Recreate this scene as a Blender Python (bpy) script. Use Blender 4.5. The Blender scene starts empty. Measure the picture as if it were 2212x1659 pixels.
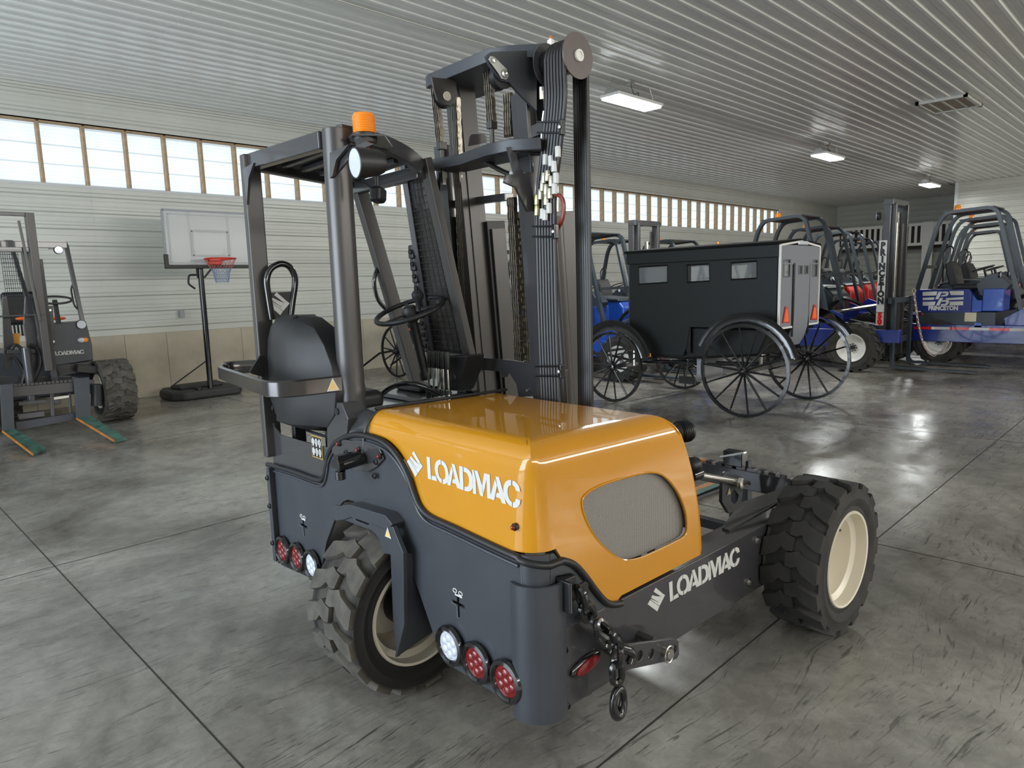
import bpy, bmesh, math, random
from mathutils import Vector as V, Matrix
D = bpy.data
COL = bpy.context.scene.collection
random.seed(4)
pi = math.pi

# ------------------------------------------------------------------ camera
# world: X runs along the left wall into the depth, Y to the left, Z up, floor z=0
FPX, CX, CY, CAMH = 1500.0, 1106.0, 829.5, 1.7
HS = -.0293
_n = V((-HS, 1.0, 0)).normalized()
_d = (CY - 614.5) * _n.y
_down = V((_n.x * FPX * FPX / _d, _n.y * FPX * FPX / _d, FPX)).normalized()
_up = -_down
def _axis(vx):
    vy = 614.5 + HS * (vx - 1106)
    return V((vx - CX, vy - CY, FPX)).normalized()
def _rows(vx):
    X = _axis(vx); Y = _up.cross(X)
    return Matrix((X, Y, _up))
RB = _rows(2620)            # building axes
RF = _rows(2738)            # axes of the yellow forklift
cam_d = D.cameras.new('camera'); cam = D.objects.new('camera', cam_d); COL.objects.link(cam)
cam_d.sensor_width = 36; cam_d.lens = FPX / 2212 * 36; cam_d.clip_start = .05; cam_d.clip_end = 200
cx, cy, cz = RB @ V((1, 0, 0)), RB @ V((0, -1, 0)), RB @ V((0, 0, -1))
m = Matrix((cx, cy, cz)).transposed().to_4x4(); m.translation = V((0, 0, CAMH))
cam.matrix_world = m
sc = bpy.context.scene
sc.camera = cam

# ------------------------------------------------------------------ light
sc.view_settings.view_transform = 'Standard'; sc.view_settings.look = 'None'
sc.view_settings.gamma = 1; sc.view_settings.use_curve_mapping = False
sc.view_settings.exposure = 0.26
w = D.worlds.new('world'); sc.world = w; w.use_nodes = True
bg = w.node_tree.nodes['Background']; bg.inputs[0].default_value = (.70, .84, 1.0, 1); bg.inputs[1].default_value = 1.5
def area(name, loc, size, power, color, direction):
    l = D.lights.new(name, 'AREA'); l.shape = 'RECTANGLE'; l.size, l.size_y = size
    l.energy = power; l.color = color
    o = D.objects.new(name, l); COL.objects.link(o); o.location = loc
    o.rotation_euler = V(direction).to_track_quat('-Z', 'Y').to_euler()
    return o
# daylight through the window strip of the right wall (the left one emits through its panes) and the open end door
area('right_window_strip_daylight', (12.7, -9.85, 3.9), (38, .9), 1500, (1.0, .96, .88), (0, 1, -.25))
area('end_door_daylight', (-6.8, 5.0, 2.3), (7, 4.2), 720, (.80, .90, 1.0), (1, 0, 0))

# ------------------------------------------------------------------ materials
MATS = {}
def mat(name, col, rough=.5, metal=0., coat=0., bump=0., bscale=200., var=0., vscale=3., emit=None, estr=0., trans=0., spec=None, alpha=None):
    if name in MATS: return MATS[name]
    m = D.materials.new(name); m.use_nodes = True; nt = m.node_tree; b = nt.nodes['Principled BSDF']
    b.inputs['Base Color'].default_value = (*col, 1); b.inputs['Roughness'].default_value = rough
    b.inputs['Metallic'].default_value = metal; b.inputs['Coat Weight'].default_value = coat
    b.inputs['Coat Roughness'].default_value = .04
    if spec is not None: b.inputs['Specular IOR Level'].default_value = spec
    if trans: b.inputs['Transmission Weight'].default_value = trans
    if alpha is not None: b.inputs['Alpha'].default_value = alpha
    if emit: b.inputs['Emission Color'].default_value = (*emit, 1); b.inputs['Emission Strength'].default_value = estr
    if var or bump:
        tc = nt.nodes.new('ShaderNodeTexCoord')
    if var:
        n = nt.nodes.new('ShaderNodeTexNoise'); n.inputs['Scale'].default_value = vscale; n.inputs['Detail'].default_value = 6
        nt.links.new(tc.outputs['Object'], n.inputs['Vector'])
        r = nt.nodes.new('ShaderNodeMapRange'); r.inputs[1].default_value = .3; r.inputs[2].default_value = .7
        r.inputs[3].default_value = 1 - var; r.inputs[4].default_value = 1 + var
        nt.links.new(n.outputs[0], r.inputs[0])
        mx = nt.nodes.new('ShaderNodeMix'); mx.data_type = 'RGBA'; mx.blend_type = 'MULTIPLY'; mx.inputs[0].default_value = 1
        mx.inputs[6].default_value = (*col, 1); nt.links.new(r.outputs[0], mx.inputs[7])
        nt.links.new(mx.outputs[2], b.inputs['Base Color'])
    if bump:
        n = nt.nodes.new('ShaderNodeTexNoise'); n.inputs['Scale'].default_value = bscale; n.inputs['Detail'].default_value = 3
        nt.links.new(tc.outputs['Object'], n.inputs['Vector'])
        bp = nt.nodes.new('ShaderNodeBump'); bp.inputs['Strength'].default_value = bump; bp.inputs['Distance'].default_value = .0005 if bscale > 150 else .002
        nt.links.new(n.outputs[0], bp.inputs['Height']); nt.links.new(bp.outputs[0], b.inputs['Normal'])
    MATS[name] = m; return m

def floor_material():
    m = D.materials.new('polished_concrete'); m.use_nodes = True; nt = m.node_tree; N = nt.nodes; L = nt.links
    b = N['Principled BSDF']; tc = N.new('ShaderNodeTexCoord')
    def noise(scale, detail=6, rough=.6, dist=0, vec=None):
        n = N.new('ShaderNodeTexNoise'); n.inputs['Scale'].default_value = scale; n.inputs['Detail'].default_value = detail
        n.inputs['Roughness'].default_value = rough; n.inputs['Distortion'].default_value = dist
        L.new(vec or tc.outputs['Object'], n.inputs['Vector']); return n.outputs[0]
    def rng(x, a, b_, c, d):
        r = N.new('ShaderNodeMapRange'); L.new(x, r.inputs[0])
        for i, v in enumerate((a, b_, c, d)): r.inputs[i + 1].default_value = v
        return r.outputs[0]
    def mul(a, c):
        x = N.new('ShaderNodeMath'); x.operation = 'MULTIPLY'; L.new(a, x.inputs[0])
        if isinstance(c, float): x.inputs[1].default_value = c
        else: L.new(c, x.inputs[1])
        return x.outputs[0]
    cr = N.new('ShaderNodeValToRGB'); L.new(noise(.55, 8, .62, .6), cr.inputs[0])
    e = cr.color_ramp.elements; e[0].position = .32; e[0].color = (.085, .076, .064, 1); e[1].position = .66; e[1].color = (.40, .38, .335, 1)
    fine = rng(noise(9, 8, .7, .4), .3, .7, .72, 1.2)
    # long tyre and fork scuffs
    def streak(ang, sx, sy, lo):
        wn_ = N.new('ShaderNodeTexNoise'); wn_.inputs['Scale'].default_value = .8; L.new(tc.outputs['Object'], wn_.inputs['Vector'])
        va = N.new('ShaderNodeVectorMath'); va.operation = 'MULTIPLY_ADD'; L.new(wn_.outputs[1], va.inputs[0]); va.inputs[1].default_value = (.55, .55, 0); L.new(tc.outputs['Object'], va.inputs[2])
        mp = N.new('ShaderNodeMapping'); mp.inputs['Rotation'].default_value = (0, 0, ang); mp.inputs['Scale'].default_value = (sx, sy, 1)
        L.new(va.outputs[0], mp.inputs['Vector'])
        return rng(noise(1.0, 4, .6, 1.2, mp.outputs[0]), lo, lo + .05, 1, .45)
    s1 = streak(.5, 3.2, 46, .61); s2 = streak(-.9, 3.6, 55, .61); s3 = streak(1.5, 2.4, 38, .63)
    patch = rng(noise(1.1, 4, .6), .40, .58, .15, 1)
    def fade(s):   # scuffs only inside patches
        x = N.new('ShaderNodeMix'); L.new(patch, x.inputs[0]); x.inputs[2].default_value = 1.0; L.new(s, x.inputs[3]); return x.outputs[0]
    tot = mul(mul(fade(s1), fade(s2)), mul(s3, fine))
    mx = N.new('ShaderNodeMix'); mx.data_type = 'RGBA'; mx.blend_type = 'MULTIPLY'; mx.inputs[0].default_value = 1
    L.new(cr.outputs[0], mx.inputs[6]); L.new(tot, mx.inputs[7]); L.new(mx.outputs[2], b.inputs['Base Color'])
    L.new(rng(noise(2.2, 6, .6, .5), .3, .7, .12, .36), b.inputs['Roughness'])
    b.inputs['Specular IOR Level'].default_value = .55
    bp = N.new('ShaderNodeBump'); bp.inputs['Strength'].default_value = .12; bp.inputs['Distance'].default_value = .004
    L.new(noise(14, 6, .6), bp.inputs['Height']); L.new(bp.outputs[0], b.inputs['Normal'])
    return m

M_floor = floor_material()
M_siding = mat('cream_siding', (.52, .525, .475), .32, 0, .0, var=.05, vscale=1.2)
M_ceiling = mat('glossy_white_ceiling_steel', (.80, .80, .77), .26, .1, var=.04)
M_conc = mat('precast_concrete', (.43, .38, .29), .85, bump=.5, bscale=30, var=.16, vscale=2.5)
M_wood = mat('pine_stud', (.38, .26, .15), .7, var=.2, vscale=12)
M_char = mat('charcoal_paint', (.044, .048, .057), .38, bump=.35, bscale=420, var=.10, vscale=5)
M_charg = mat('gloss_charcoal_paint', (.046, .045, .049), .22, coat=.4, bump=.08, bscale=300)
M_black = mat('black_plastic', (.012, .012, .013), .45)
M_blackg = mat('gloss_black', (.008, .008, .009), .15, coat=.5)
M_steelb = mat('mast_steel', (.075, .070, .068), .34, .35, bump=.2, bscale=300)
M_yellow = mat('amber_gelcoat', (.58, .248, .005), .42, coat=1., spec=.25, var=.04, vscale=2)
M_rubber = mat('tyre_rubber', (.030, .028, .025), .78, bump=.5, bscale=60, var=.35, vscale=9)
M_rubd = mat('worn_tread_rubber', (.078, .070, .058), .85, bump=.6, bscale=70, var=.35, vscale=14)
def dusty_tread(m):      # pale dust sits on the tread, the side walls are clean black rubber
    nt = m.node_tree; b = nt.nodes['Principled BSDF']; src = b.inputs['Base Color'].links[0].from_socket
    tc = nt.nodes.new('ShaderNodeTexCoord'); sp = nt.nodes.new('ShaderNodeVectorMath'); sp.operation = 'MULTIPLY'; nt.links.new(tc.outputs['Object'], sp.inputs[0]); sp.inputs[1].default_value = (1, 0, 1)
    ln = nt.nodes.new('ShaderNodeVectorMath'); ln.operation = 'LENGTH'; nt.links.new(sp.outputs[0], ln.inputs[0])
    r = nt.nodes.new('ShaderNodeMapRange'); r.inputs[1].default_value = .315; r.inputs[2].default_value = .335; nt.links.new(ln.outputs[1], r.inputs[0])
    mx = nt.nodes.new('ShaderNodeMix'); mx.data_type = 'RGBA'; mx.inputs[6].default_value = (.012, .011, .010, 1); nt.links.new(r.outputs[0], mx.inputs[0]); nt.links.new(src, mx.inputs[7]); nt.links.new(mx.outputs[2], b.inputs['Base Color'])
dusty_tread(M_rubd)
M_hose = mat('hydraulic_hose', (.014, .012, .012), .42)
M_rim = mat('cream_rim', (.76, .70, .58), .28, var=.06)
M_rimw = mat('white_rim', (.80, .78, .74), .4)
M_chrome = mat('zinc_plated', (.62, .61, .57), .25, 1.)
M_chain = mat('oiled_chain', (.33, .30, .25), .38, .9, var=.3, vscale=30)
M_white = mat('white_vinyl', (.62, .62, .60), .45)
M_red = mat('red_lens', (.17, .003, .004), .12, coat=.35, bump=.9, bscale=90)
M_clear = mat('clear_lens', (.62, .66, .74), .15, coat=1., bump=.9, bscale=90)
M_amber = mat('amber_lens', (.88, .24, .004), .12, coat=1., bump=.3, bscale=60, emit=(1, .35, .02), estr=.06)
M_label = mat('aluminium_label', (.62, .56, .40), .4)
M_blue = mat('blue_paint', (.015, .075, .42), .3, coat=.5, var=.08)
M_dblue = mat('dark_blue_paint', (.008, .022, .19), .3, coat=.5, var=.08)
M_redp = mat('red_paint', (.60, .012, .012), .3, coat=.5)
M_slate = mat('slate_paint', (.030, .040, .050), .35, bump=.2, bscale=300)
M_fork = mat('worn_green_fork', (.05, .13, .10), .5, var=.5, vscale=9)
M_orange = mat('orange_wear', (.42, .16, .03), .5, var=.4, vscale=10)
M_vinyl = mat('black_vinyl', (.010, .010, .011), .5, bump=.6, bscale=500)
M_glass = mat('window_glass', (.9, .93, .95), .03, trans=.9)
M_grey = mat('grey_board', (.30, .31, .33), .6)
M_orangef = mat('orange_reflector', (.95, .16, .02), .4)

# ------------------------------------------------------------------ mesh helpers
def put(o, parent=None, label=None, cat=None, group=None, kind=None):
    COL.objects.link(o)
    if parent: o.parent = parent
    if label: o['label'] = label
    if cat: o['category'] = cat
    if group: o['group'] = group
    if kind: o['kind'] = kind
    return o
def empty(name, loc=(0, 0, 0), rz=0, **k):
    o = D.objects.new(name, None); o.location = loc; o.rotation_euler = (0, 0, rz); o.empty_display_size = .2
    return put(o, **k)
def mesh_obj(name, me, mtl, parent=None, **k):
    me.materials.clear(); me.materials.append(mtl)
    return put(D.objects.new(name, me), parent, **k)
def copy_tree(o, parent=None):
    c = o.copy(); COL.objects.link(c)
    if parent: c.parent = parent
    for ch in list(o.children): copy_tree(ch, c)
    return c
def dup(o, loc=None, rz=None, label=None, **k):
    c = copy_tree(o, o.parent)
    if loc is not None: c.location = loc
    if rz is not None: c.rotation_euler = (0, 0, rz)
    if label: c['label'] = label
    for a, b in k.items(): c[a] = b
    return c

class MB:
    def __init__(s): s.v = []; s.f = []
    def add(s, vs, fs):
        n = len(s.v); s.v += [tuple(v) for v in vs]; s.f += [tuple(i + n for i in f) for f in fs]; return s
    def box(s, x0, x1, y0, y1, z0, z1):
        vs = [(x, y, z) for x in (x0, x1) for y in (y0, y1) for z in (z0, z1)]
        return s.add(vs, [(0, 1, 3, 2), (4, 6, 7, 5), (0, 4, 5, 1), (2, 3, 7, 6), (0, 2, 6, 4), (1, 5, 7, 3)])
    def bar(s, p0, p1, w, h, up=(0, 0, 1)):
        p0, p1 = V(p0), V(p1); t = (p1 - p0).normalized(); u = V(up)
        a = t.cross(u)
        if a.length < 1e-3: a = t.cross(V((1, 0, 0)))
        a.normalize(); b = a.cross(t)
        vs = [p + a * (i * w / 2) + b * (j * h / 2) for p in (p0, p1) for i in (-1, 1) for j in (-1, 1)]
        return s.add(vs, [(0, 1, 3, 2), (4, 6, 7, 5), (0, 4, 5, 1), (2, 3, 7, 6), (0, 2, 6, 4), (1, 5, 7, 3)])
    def sweep(s, pts, prof, closed=False, up=None, scales=None):
        """sweep a 2D profile [(a,b)] along pts"""
        P = [V(p) for p in pts]; n = len(P); k = len(prof); vs = []; fs = []
        T = []
        for i in range(n):
            if closed: t = P[(i + 1) % n] - P[i - 1]
            else: t = P[min(i + 1, n - 1)] - P[max(i - 1, 0)]
            T.append(t.normalized())
        ref = V(up) if up else (V((0, 0, 1)) if abs(T[0].z) < .9 else V((1, 0, 0)))
        a = T[0].cross(ref).normalized()
        for i in range(n):
            if up: a = T[i].cross(ref).normalized()
            else: a = (a - T[i] * a.dot(T[i])).normalized()
            b = a.cross(T[i]); sc_ = scales[i] if scales else 1
            for (x, y) in prof: vs.append(P[i] + (a * x + b * y) * sc_)
        for i in range(n if closed else n - 1):
            j = (i + 1) % n
            for q in range(k):
                r = (q + 1) % k; fs.append((i * k + q, i * k + r, j * k + r, j * k + q))
        if not closed:
            fs.append(tuple(range(k))[::-1]); fs.append(tuple((n - 1) * k + q for q in range(k)))
        return s.add(vs, fs)
    def tube(s, pts, r, n=10, closed=False, r2=None, scales=None, up=None):
        prof = [(r * math.cos(2 * pi * i / n), (r2 or r) * math.sin(2 * pi * i / n)) for i in range(n)]
        return s.sweep(pts, prof, closed, up, scales)
    def cyl(s, p0, p1, r, n=20): return s.tube([p0, p1], r, n)
    def lathe(s, prof, o, axis, n=32, closed=False, cap=True):
        """prof [(radius, height along axis)]"""
        o = V(o); ax = V(axis).normalized(); a = ax.orthogonal().normalized(); b = ax.cross(a); vs = []; fs = []; k = len(prof)
        for i in range(n):
            c, d = math.cos(2 * pi * i / n), math.sin(2 * pi * i / n)
            for (r, h) in prof: vs.append(o + ax * h + (a * c + b * d) * r)
        for i in range(n):
            j = (i + 1) % n
            for q in range(k if closed else k - 1):
                p = (q + 1) % k; fs.append((i * k + q, i * k + p, j * k + p, j * k + q))
        if not closed and cap:
            if prof[0][0] > 1e-4: fs.append(tuple(i * k for i in range(n)))
            if prof[-1][0] > 1e-4: fs.append(tuple(i * k + k - 1 for i in range(n))[::-1])
        return s.add(vs, fs)
    def sph(s, c, r, n=14, m=8, sc=(1, 1, 1)):
        vs = []; fs = []; c = V(c)
        for i in range(m + 1):
            th = pi * i / m
            for j in range(n):
                ph = 2 * pi * j / n
                vs.append(c + V((r * sc[0] * math.sin(th) * math.cos(ph), r * sc[1] * math.sin(th) * math.sin(ph), r * sc[2] * math.cos(th))))
        for i in range(m):
            for j in range(n):
                fs.append((i * n + j, (i + 1) * n + j, (i + 1) * n + (j + 1) % n, i * n + (j + 1) % n))
        return s.add(vs, fs)
    def prism(s, pts, off):
        """extrude closed planar 3D loop by vector off"""
        P = [V(p) for p in pts]; off = V(off); k = len(P)
        fs = [tuple(range(k))[::-1], tuple(range(k, 2 * k))] + [(i, (i + 1) % k, k + (i + 1) % k, k + i) for i in range(k)]
        return s.add(P + [p + off for p in P], fs)
    def mesh(s, name, smooth=40):
        me = D.meshes.new(name); me.from_pydata(s.v, [], s.f)
        bm = bmesh.new(); bm.from_mesh(me); bmesh.ops.remove_doubles(bm, verts=bm.verts, dist=1e-5)
        bmesh.ops.recalc_face_normals(bm, faces=bm.faces); bm.to_mesh(me); bm.free()
        if smooth:
            me.shade_smooth(); me.set_sharp_from_angle(angle=math.radians(smooth))
        return me
    def build(s, name, mtl, parent=None, bevel=0, seg=2, smooth=40, **k):
        o = mesh_obj(name, s.mesh(name, smooth), mtl, parent, **k)
        if bevel:
            md = o.modifiers.new('bevel', 'BEVEL'); md.width = bevel; md.segments = seg; md.limit_method = 'ANGLE'; md.angle_limit = math.radians(35)
            md.harden_normals = True
        return o

def plate(name, loops, o, u, v, thick, mtl, parent=None, bevel=0., **k):
    """flat plate with holes; loops are lists of 2D points in the frame o,u,v; thickness centred"""
    cu = D.curves.new(name, 'CURVE'); cu.dimensions = '2D'; cu.fill_mode = 'BOTH'; cu.extrude = max(thick / 2 - bevel, .0001); cu.bevel_depth = bevel; cu.offset = -bevel
    cu.bevel_resolution = 1
    for lp in loops:
        sp = cu.splines.new('POLY'); sp.points.add(len(lp) - 1); sp.use_cyclic_u = True
        for i, p in enumerate(lp): sp.points[i].co = (p[0], p[1], 0, 1)
    ob = D.objects.new(name, cu); me = D.meshes.new_from_object(ob); D.objects.remove(ob); D.curves.remove(cu)
    u, v = V(u).normalized(), V(v).normalized(); n = u.cross(v)
    mm = Matrix((u, v, n)).transposed().to_4x4(); mm.translation = V(o); me.transform(mm); me.name = name
    return mesh_obj(name, me, mtl, parent, **k)
def text_mesh(name, s, size, o, u, v, thick, mtl, parent=None, sx=1., off=0., **k):
    cu = D.curves.new(name, 'FONT'); cu.body = s; cu.size = size; cu.extrude = thick / 2; cu.offset = off; cu.resolution_u = 3
    cu.align_x = 'CENTER'; cu.align_y = 'CENTER'
    ob = D.objects.new(name, cu); me = D.meshes.new_from_object(ob); D.objects.remove(ob); D.curves.remove(cu)
    me.transform(Matrix.Diagonal((sx, 1, 1, 1)))
    u, v = V(u).normalized(), V(v).normalized(); n = u.cross(v)
    mm = Matrix((u, v, n)).transposed().to_4x4(); mm.translation = V(o); me.transform(mm); me.name = name
    return mesh_obj(name, me, mtl, parent, **k)
def arc(c, r, a0, a1, n, ex=(1, 0, 0), ey=(0, 1, 0)):
    c, ex, ey = V(c), V(ex), V(ey)
    return [c + ex * (r * math.cos(a0 + (a1 - a0) * i / n)) + ey * (r * math.sin(a0 + (a1 - a0) * i / n)) for i in range(n + 1)]
def fillet(pts, r, n=5):
    """round the inner corners of a 3D polyline"""
    P = [V(p) for p in pts]; out = [P[0]]
    for i in range(1, len(P) - 1):
        a, b, c = P[i - 1], P[i], P[i + 1]; d1, d2 = (a - b), (c - b); rr = min(r, d1.length * .48, d2.length * .48)
        p, q = b + d1.normalized() * rr, b + d2.normalized() * rr
        for j in range(n + 1):
            t = j / n; out.append(p * (1 - t) ** 2 + b * 2 * t * (1 - t) + q * t * t)
    return out + [P[-1]]
def spline(pts, n=6):
    P = [V(p) for p in pts]; out = []
    for i in range(len(P) - 1):
        p0, p1, p2, p3 = P[max(i - 1, 0)], P[i], P[i + 1], P[min(i + 2, len(P) - 1)]
        for j in range(n):
            t = j / n
            out.append(.5 * ((2 * p1) + (p2 - p0) * t + (2 * p0 - 5 * p1 + 4 * p2 - p3) * t * t + (3 * p1 - p0 - 3 * p2 + p3) * t ** 3))
    return out + [P[-1]]

# ------------------------------------------------------------------ setting
CEIL = 4.88; WY = 12.69; XB = 34.5; X0 = -7.0; YR = -10.0
fl = MB(); fl.box(X0, XB, YR, WY + .4, -.2, 0); floor = fl.build('floor', M_floor, kind='structure', smooth=0)
# saw-cut joints: thin dark strips laid on the floor
M_joint = mat('joint_dark', (.03, .027, .022), .9)
jx = [.9 + 3.7 * i for i in range(-2, 9)]; jy = [1.40 + 3.7 * i for i in range(-3, 4)]
for x in jx: MB().box(x - .0035, x + .0035, YR, WY, .0003, .0012).build('expansion_joint', M_joint, floor, smooth=0)
for y in jy: MB().box(X0, XB, y - .0035, y + .0035, .0003, .0012).build('expansion_joint', M_joint, floor, smooth=0)

def rib_profile(w, pitch=.2286, h=.024):
    """(across, height) of one sheet of ribbed steel"""
    pr = [(0, 0)]; n = round(w / pitch)
    for i in range(n):
        c = (i + .5) * w / n
        pr += [(c - .042, 0), (c - .019, h), (c + .019, h), (c + .042, 0)]
        if i < n - 1:
            e = (i + 1) * w / n
            for d in (-.042, .042): pr += [(e + d - .013, 0), (e + d - .005, h * .2), (e + d + .005, h * .2), (e + d + .013, 0)]
    pr += [(w - .003, 0), (w, -.006)]
    return pr
def sheet_mesh(name, w, length, along, across, nrm):
    al, ac, nr = V(along), V(across), V(nrm); pr = rib_profile(w); vs = []; fs = []
    for t in (0, length):
        for (a, h) in pr: vs.append(ac * a + nr * h + al * t)
    k = len(pr)
    for i in range(k - 1): fs.append((i, i + 1, k + i + 1, k + i))
    me = D.meshes.new(name); me.from_pydata([tuple(v) for v in vs], [], fs)
    return me
# ceiling: sheets .914 wide, 5.85 long, ribs run along X
ceil = MB().box(X0, XB + .2, YR, WY + .3, CEIL + .03, CEIL + .08).build('ceiling', M_ceiling, kind='structure', smooth=0)
SX = 5.85; cm = None
xs = [3.45 + SX * i for i in range(-2, 6)]
cmesh = sheet_mesh('ceiling_sheet', .914, SX - .0015, (1, 0, 0), (0, 1, 0), (0, 0, -1)); cmesh.materials.append(M_ceiling)
for x in xs:
    y = WY - .914; r = 0
    while y > YR - .9:
        if not (abs(x - 15.15) < .1 and False):
            o = D.objects.new('ceiling_sheet', cmesh); o.location = (x, y, CEIL); put(o, ceil)
        y -= .914; r += 1
# left wall
wl = empty('wall_left', (0, WY, 0), kind='structure')
stem_me = None
for i in range(-6, 26):
    x = 3.58 + .66 * i * 2 - .0
st = [3.58 + .655 * i for i in range(-12, 48)]
sm = MB().box(0, .649, -.10, .12, 0, 1.06).mesh('concrete_block', 0); sm.materials.append(M_conc)
for x in st:
    if x < XB: o = D.objects.new('concrete_block', sm); o.location = (x, 0, 0); put(o, wl)
wmesh = sheet_mesh('siding_sheet', .914, SX - .0015, (1, 0, 0), (0, 0, 1), (0, -1, 0)); wmesh.materials.append(M_siding)
def sheet_row(z0, z1, x0, x1, off):
    me = sheet_mesh('siding_sheet', z1 - z0, SX - .0015, (1, 0, 0), (0, 0, 1), (0, -1, 0)); me.materials.append(M_siding)
    x = off
    while x > x0: x -= SX
    while x < x1:
        o = D.objects.new('siding_sheet', me); o.location = (max(x, x0) if False else x, 0, z0); put(o, wl); x += SX
for k, (z0, z1) in enumerate(((1.06, 1.86), (1.86, 2.66), (2.66, 3.42))): sheet_row(z0, z1, X0, XB - .2, (4.9, 3.35, 3.35)[k])
sheet_row(4.36, CEIL, X0, XB - .2, 3.35)
WX1 = 28.2
MB().box(WX1, XB, -.02, .02, 3.40, 4.38).build('siding_infill', M_siding, wl, smooth=0)
rb = sheet_mesh('siding_sheet', .96, XB - WX1, (1, 0, 0), (0, 0, 1), (0, -1, 0)); rb.materials.append(M_siding)
o = D.objects.new('siding_sheet', rb); o.location = (WX1, 0, 3.41); put(o, wl)
MB().box(X0, XB, .14, .18, 0, 3.42).build('outer_skin', M_siding, wl, smooth=0)
MB().box(X0, XB, .14, .18, 4.36, CEIL).build('outer_skin', M_siding, wl, smooth=0)
# window strip: pine studs, sills and ribbed translucent sheet outside
win = empty('window_1', (0, WY, 0), kind='structure')
stud = MB().box(-.019, .019, 0, .14, 3.42, 4.36).mesh('stud', 0); stud.materials.append(M_wood)
x = 2.735 - .604 * 15; studs = []
while x < WX1 + .1:
    studs.append(x); o = D.objects.new('stud', stud); o.location = (x, 0, 0); put(o, win); x += .604
MB().box(X0, WX1, -.01, .14, 3.40, 3.44).build('sill', mat('painted_sill', (.55, .56, .55), .5), win, smooth=0)
MB().box(X0, WX1, 0, .14, 4.34, 4.38).build('header', M_wood, win, smooth=0)
def translucent():
    m = D.materials.new('translucent_polycarbonate'); m.use_nodes = True; nt = m.node_tree; b = nt.nodes['Principled BSDF']
    b.inputs['Base Color'].default_value = (.15, .17, .2, 1); b.inputs['Roughness'].default_value = .5
    tc = nt.nodes.new('ShaderNodeTexCoord'); n = nt.nodes.new('ShaderNodeTexNoise'); n.inputs['Scale'].default_value = .9; n.inputs['Detail'].default_value = 3
    nt.links.new(tc.outputs['Object'], n.inputs[0])
    r = nt.nodes.new('ShaderNodeMapRange'); r.inputs[1].default_value = .35; r.inputs[2].default_value = .65; r.inputs[3].default_value = .74; r.inputs[4].default_value = 1.05
    nt.links.new(n.outputs[0], r.inputs[0])
    # ribs and overlaps of the sheet against the sky
    wv = nt.nodes.new('ShaderNodeTexWave'); wv.bands_direction = 'Z'; wv.inputs['Scale'].default_value = 1.09; wv.inputs['Distortion'].default_value = 0
    nt.links.new(tc.outputs['Object'], wv.inputs[0])
    r2 = nt.nodes.new('ShaderNodeMapRange'); r2.inputs[1].default_value = .0; r2.inputs[2].default_value = .035; r2.inputs[3].default_value = .62; r2.inputs[4].default_value = 1
    nt.links.new(wv.outputs[1], r2.inputs[0])
    mu = nt.nodes.new('ShaderNodeMath'); mu.operation = 'MULTIPLY'; nt.links.new(r.outputs[0], mu.inputs[0]); nt.links.new(r2.outputs[0], mu.inputs[1])
    w3 = nt.nodes.new('ShaderNodeTexWave'); w3.bands_direction = 'Z'; w3.inputs['Scale'].default_value = 5.45; nt.links.new(tc.outputs['Object'], w3.inputs[0])
    r3 = nt.nodes.new('ShaderNodeMapRange'); r3.inputs[1].default_value = 0; r3.inputs[2].default_value = .12; r3.inputs[3].default_value = .84; r3.inputs[4].default_value = 1
    nt.links.new(w3.outputs[1], r3.inputs[0]); m3 = nt.nodes.new('ShaderNodeMath'); m3.operation = 'MULTIPLY'; nt.links.new(mu.outputs[0], m3.inputs[0]); nt.links.new(r3.outputs[0], m3.inputs[1]); mu = m3
    b.inputs['Emission Color'].default_value = (.78, .92, 1.0, 1); nt.links.new(mu.outputs[0], b.inputs['Emission Strength'])
    return m
M_poly = translucent()
for a, b_ in zip(studs[:-1], studs[1:]):
    pass
pm = MB().box(.019, .585, .141, .144, 3.44, 4.34).mesh('pane', 0); pm.materials.append(M_poly)
for a in studs[:-1]:
    o = D.objects.new('pane', pm); o.location = (a, 0, 0); put(o, win)
# back wall, side bay, near white wall
wb = empty('wall_back', (XB, 0, 0), kind='structure')
bmesh_ = sheet_mesh('siding_sheet', .914, 6.4, (0, 1, 0), (0, 0, 1), (-1, 0, 0)); bmesh_.materials.append(M_siding)
for k in range(5):
    o = D.objects.new('siding_sheet', bmesh_); o.location = (0, 6.74 - .1, 1.0 + .914 * k - .6); put(o, wb)
MB().box(0.03, .1, 6.0, WY + .3, 0, CEIL).build('wall_panel', M_siding, wb, smooth=0)
wr = empty('wall_right', (29.58, 6.74, 0), kind='structure')
rm = sheet_mesh('siding_sheet', .914, 16.7, (0, -1, 0), (0, 0, 1), (-1, 0, 0)); rm.materials.append(M_siding)
for k in range(-1, 5):
    o = D.objects.new('siding_sheet', rm); o.location = (0, 0, .35 + .914 * k); put(o, wr)
MB().box(-.03, .06, -.04, .05, 0, CEIL).build('corner_trim', mat('pale_trim', (.62, .66, .68), .35), wr, smooth=0)
MB().box(.03, 4.9, -.04, 0, 0, CEIL).build('wall_panel', M_siding, wr, smooth=0)
MB().box(.03, .1, -16.8, 0, 0, CEIL).build('wall_panel', M_siding, wr, smooth=0)
# walls behind and beside the camera, with the big door openings
wn = MB(); wn.box(X0 - .2, X0, YR, 1.4, 0, CEIL); wn.box(X0 - .2, X0, 8.6, WY, 0, CEIL); wn.box(X0 - .2, X0, 1.4, 8.6, 4.5, CEIL)
wn.build('wall_front', M_siding, kind='structure', smooth=0)
ws = MB(); ws.box(X0, XB, YR - .2, YR, 0, 3.4); ws.box(X0, XB, YR - .2, YR, 4.4, CEIL)
ws.build('wall_side', M_siding, kind='structure', smooth=0)
# ceiling edge moulding on the left wall
MB().box(X0, XB, -.05, 0, CEIL - .06, CEIL - .0).build('trim_1', M_siding, wl, smooth=0)
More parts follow.
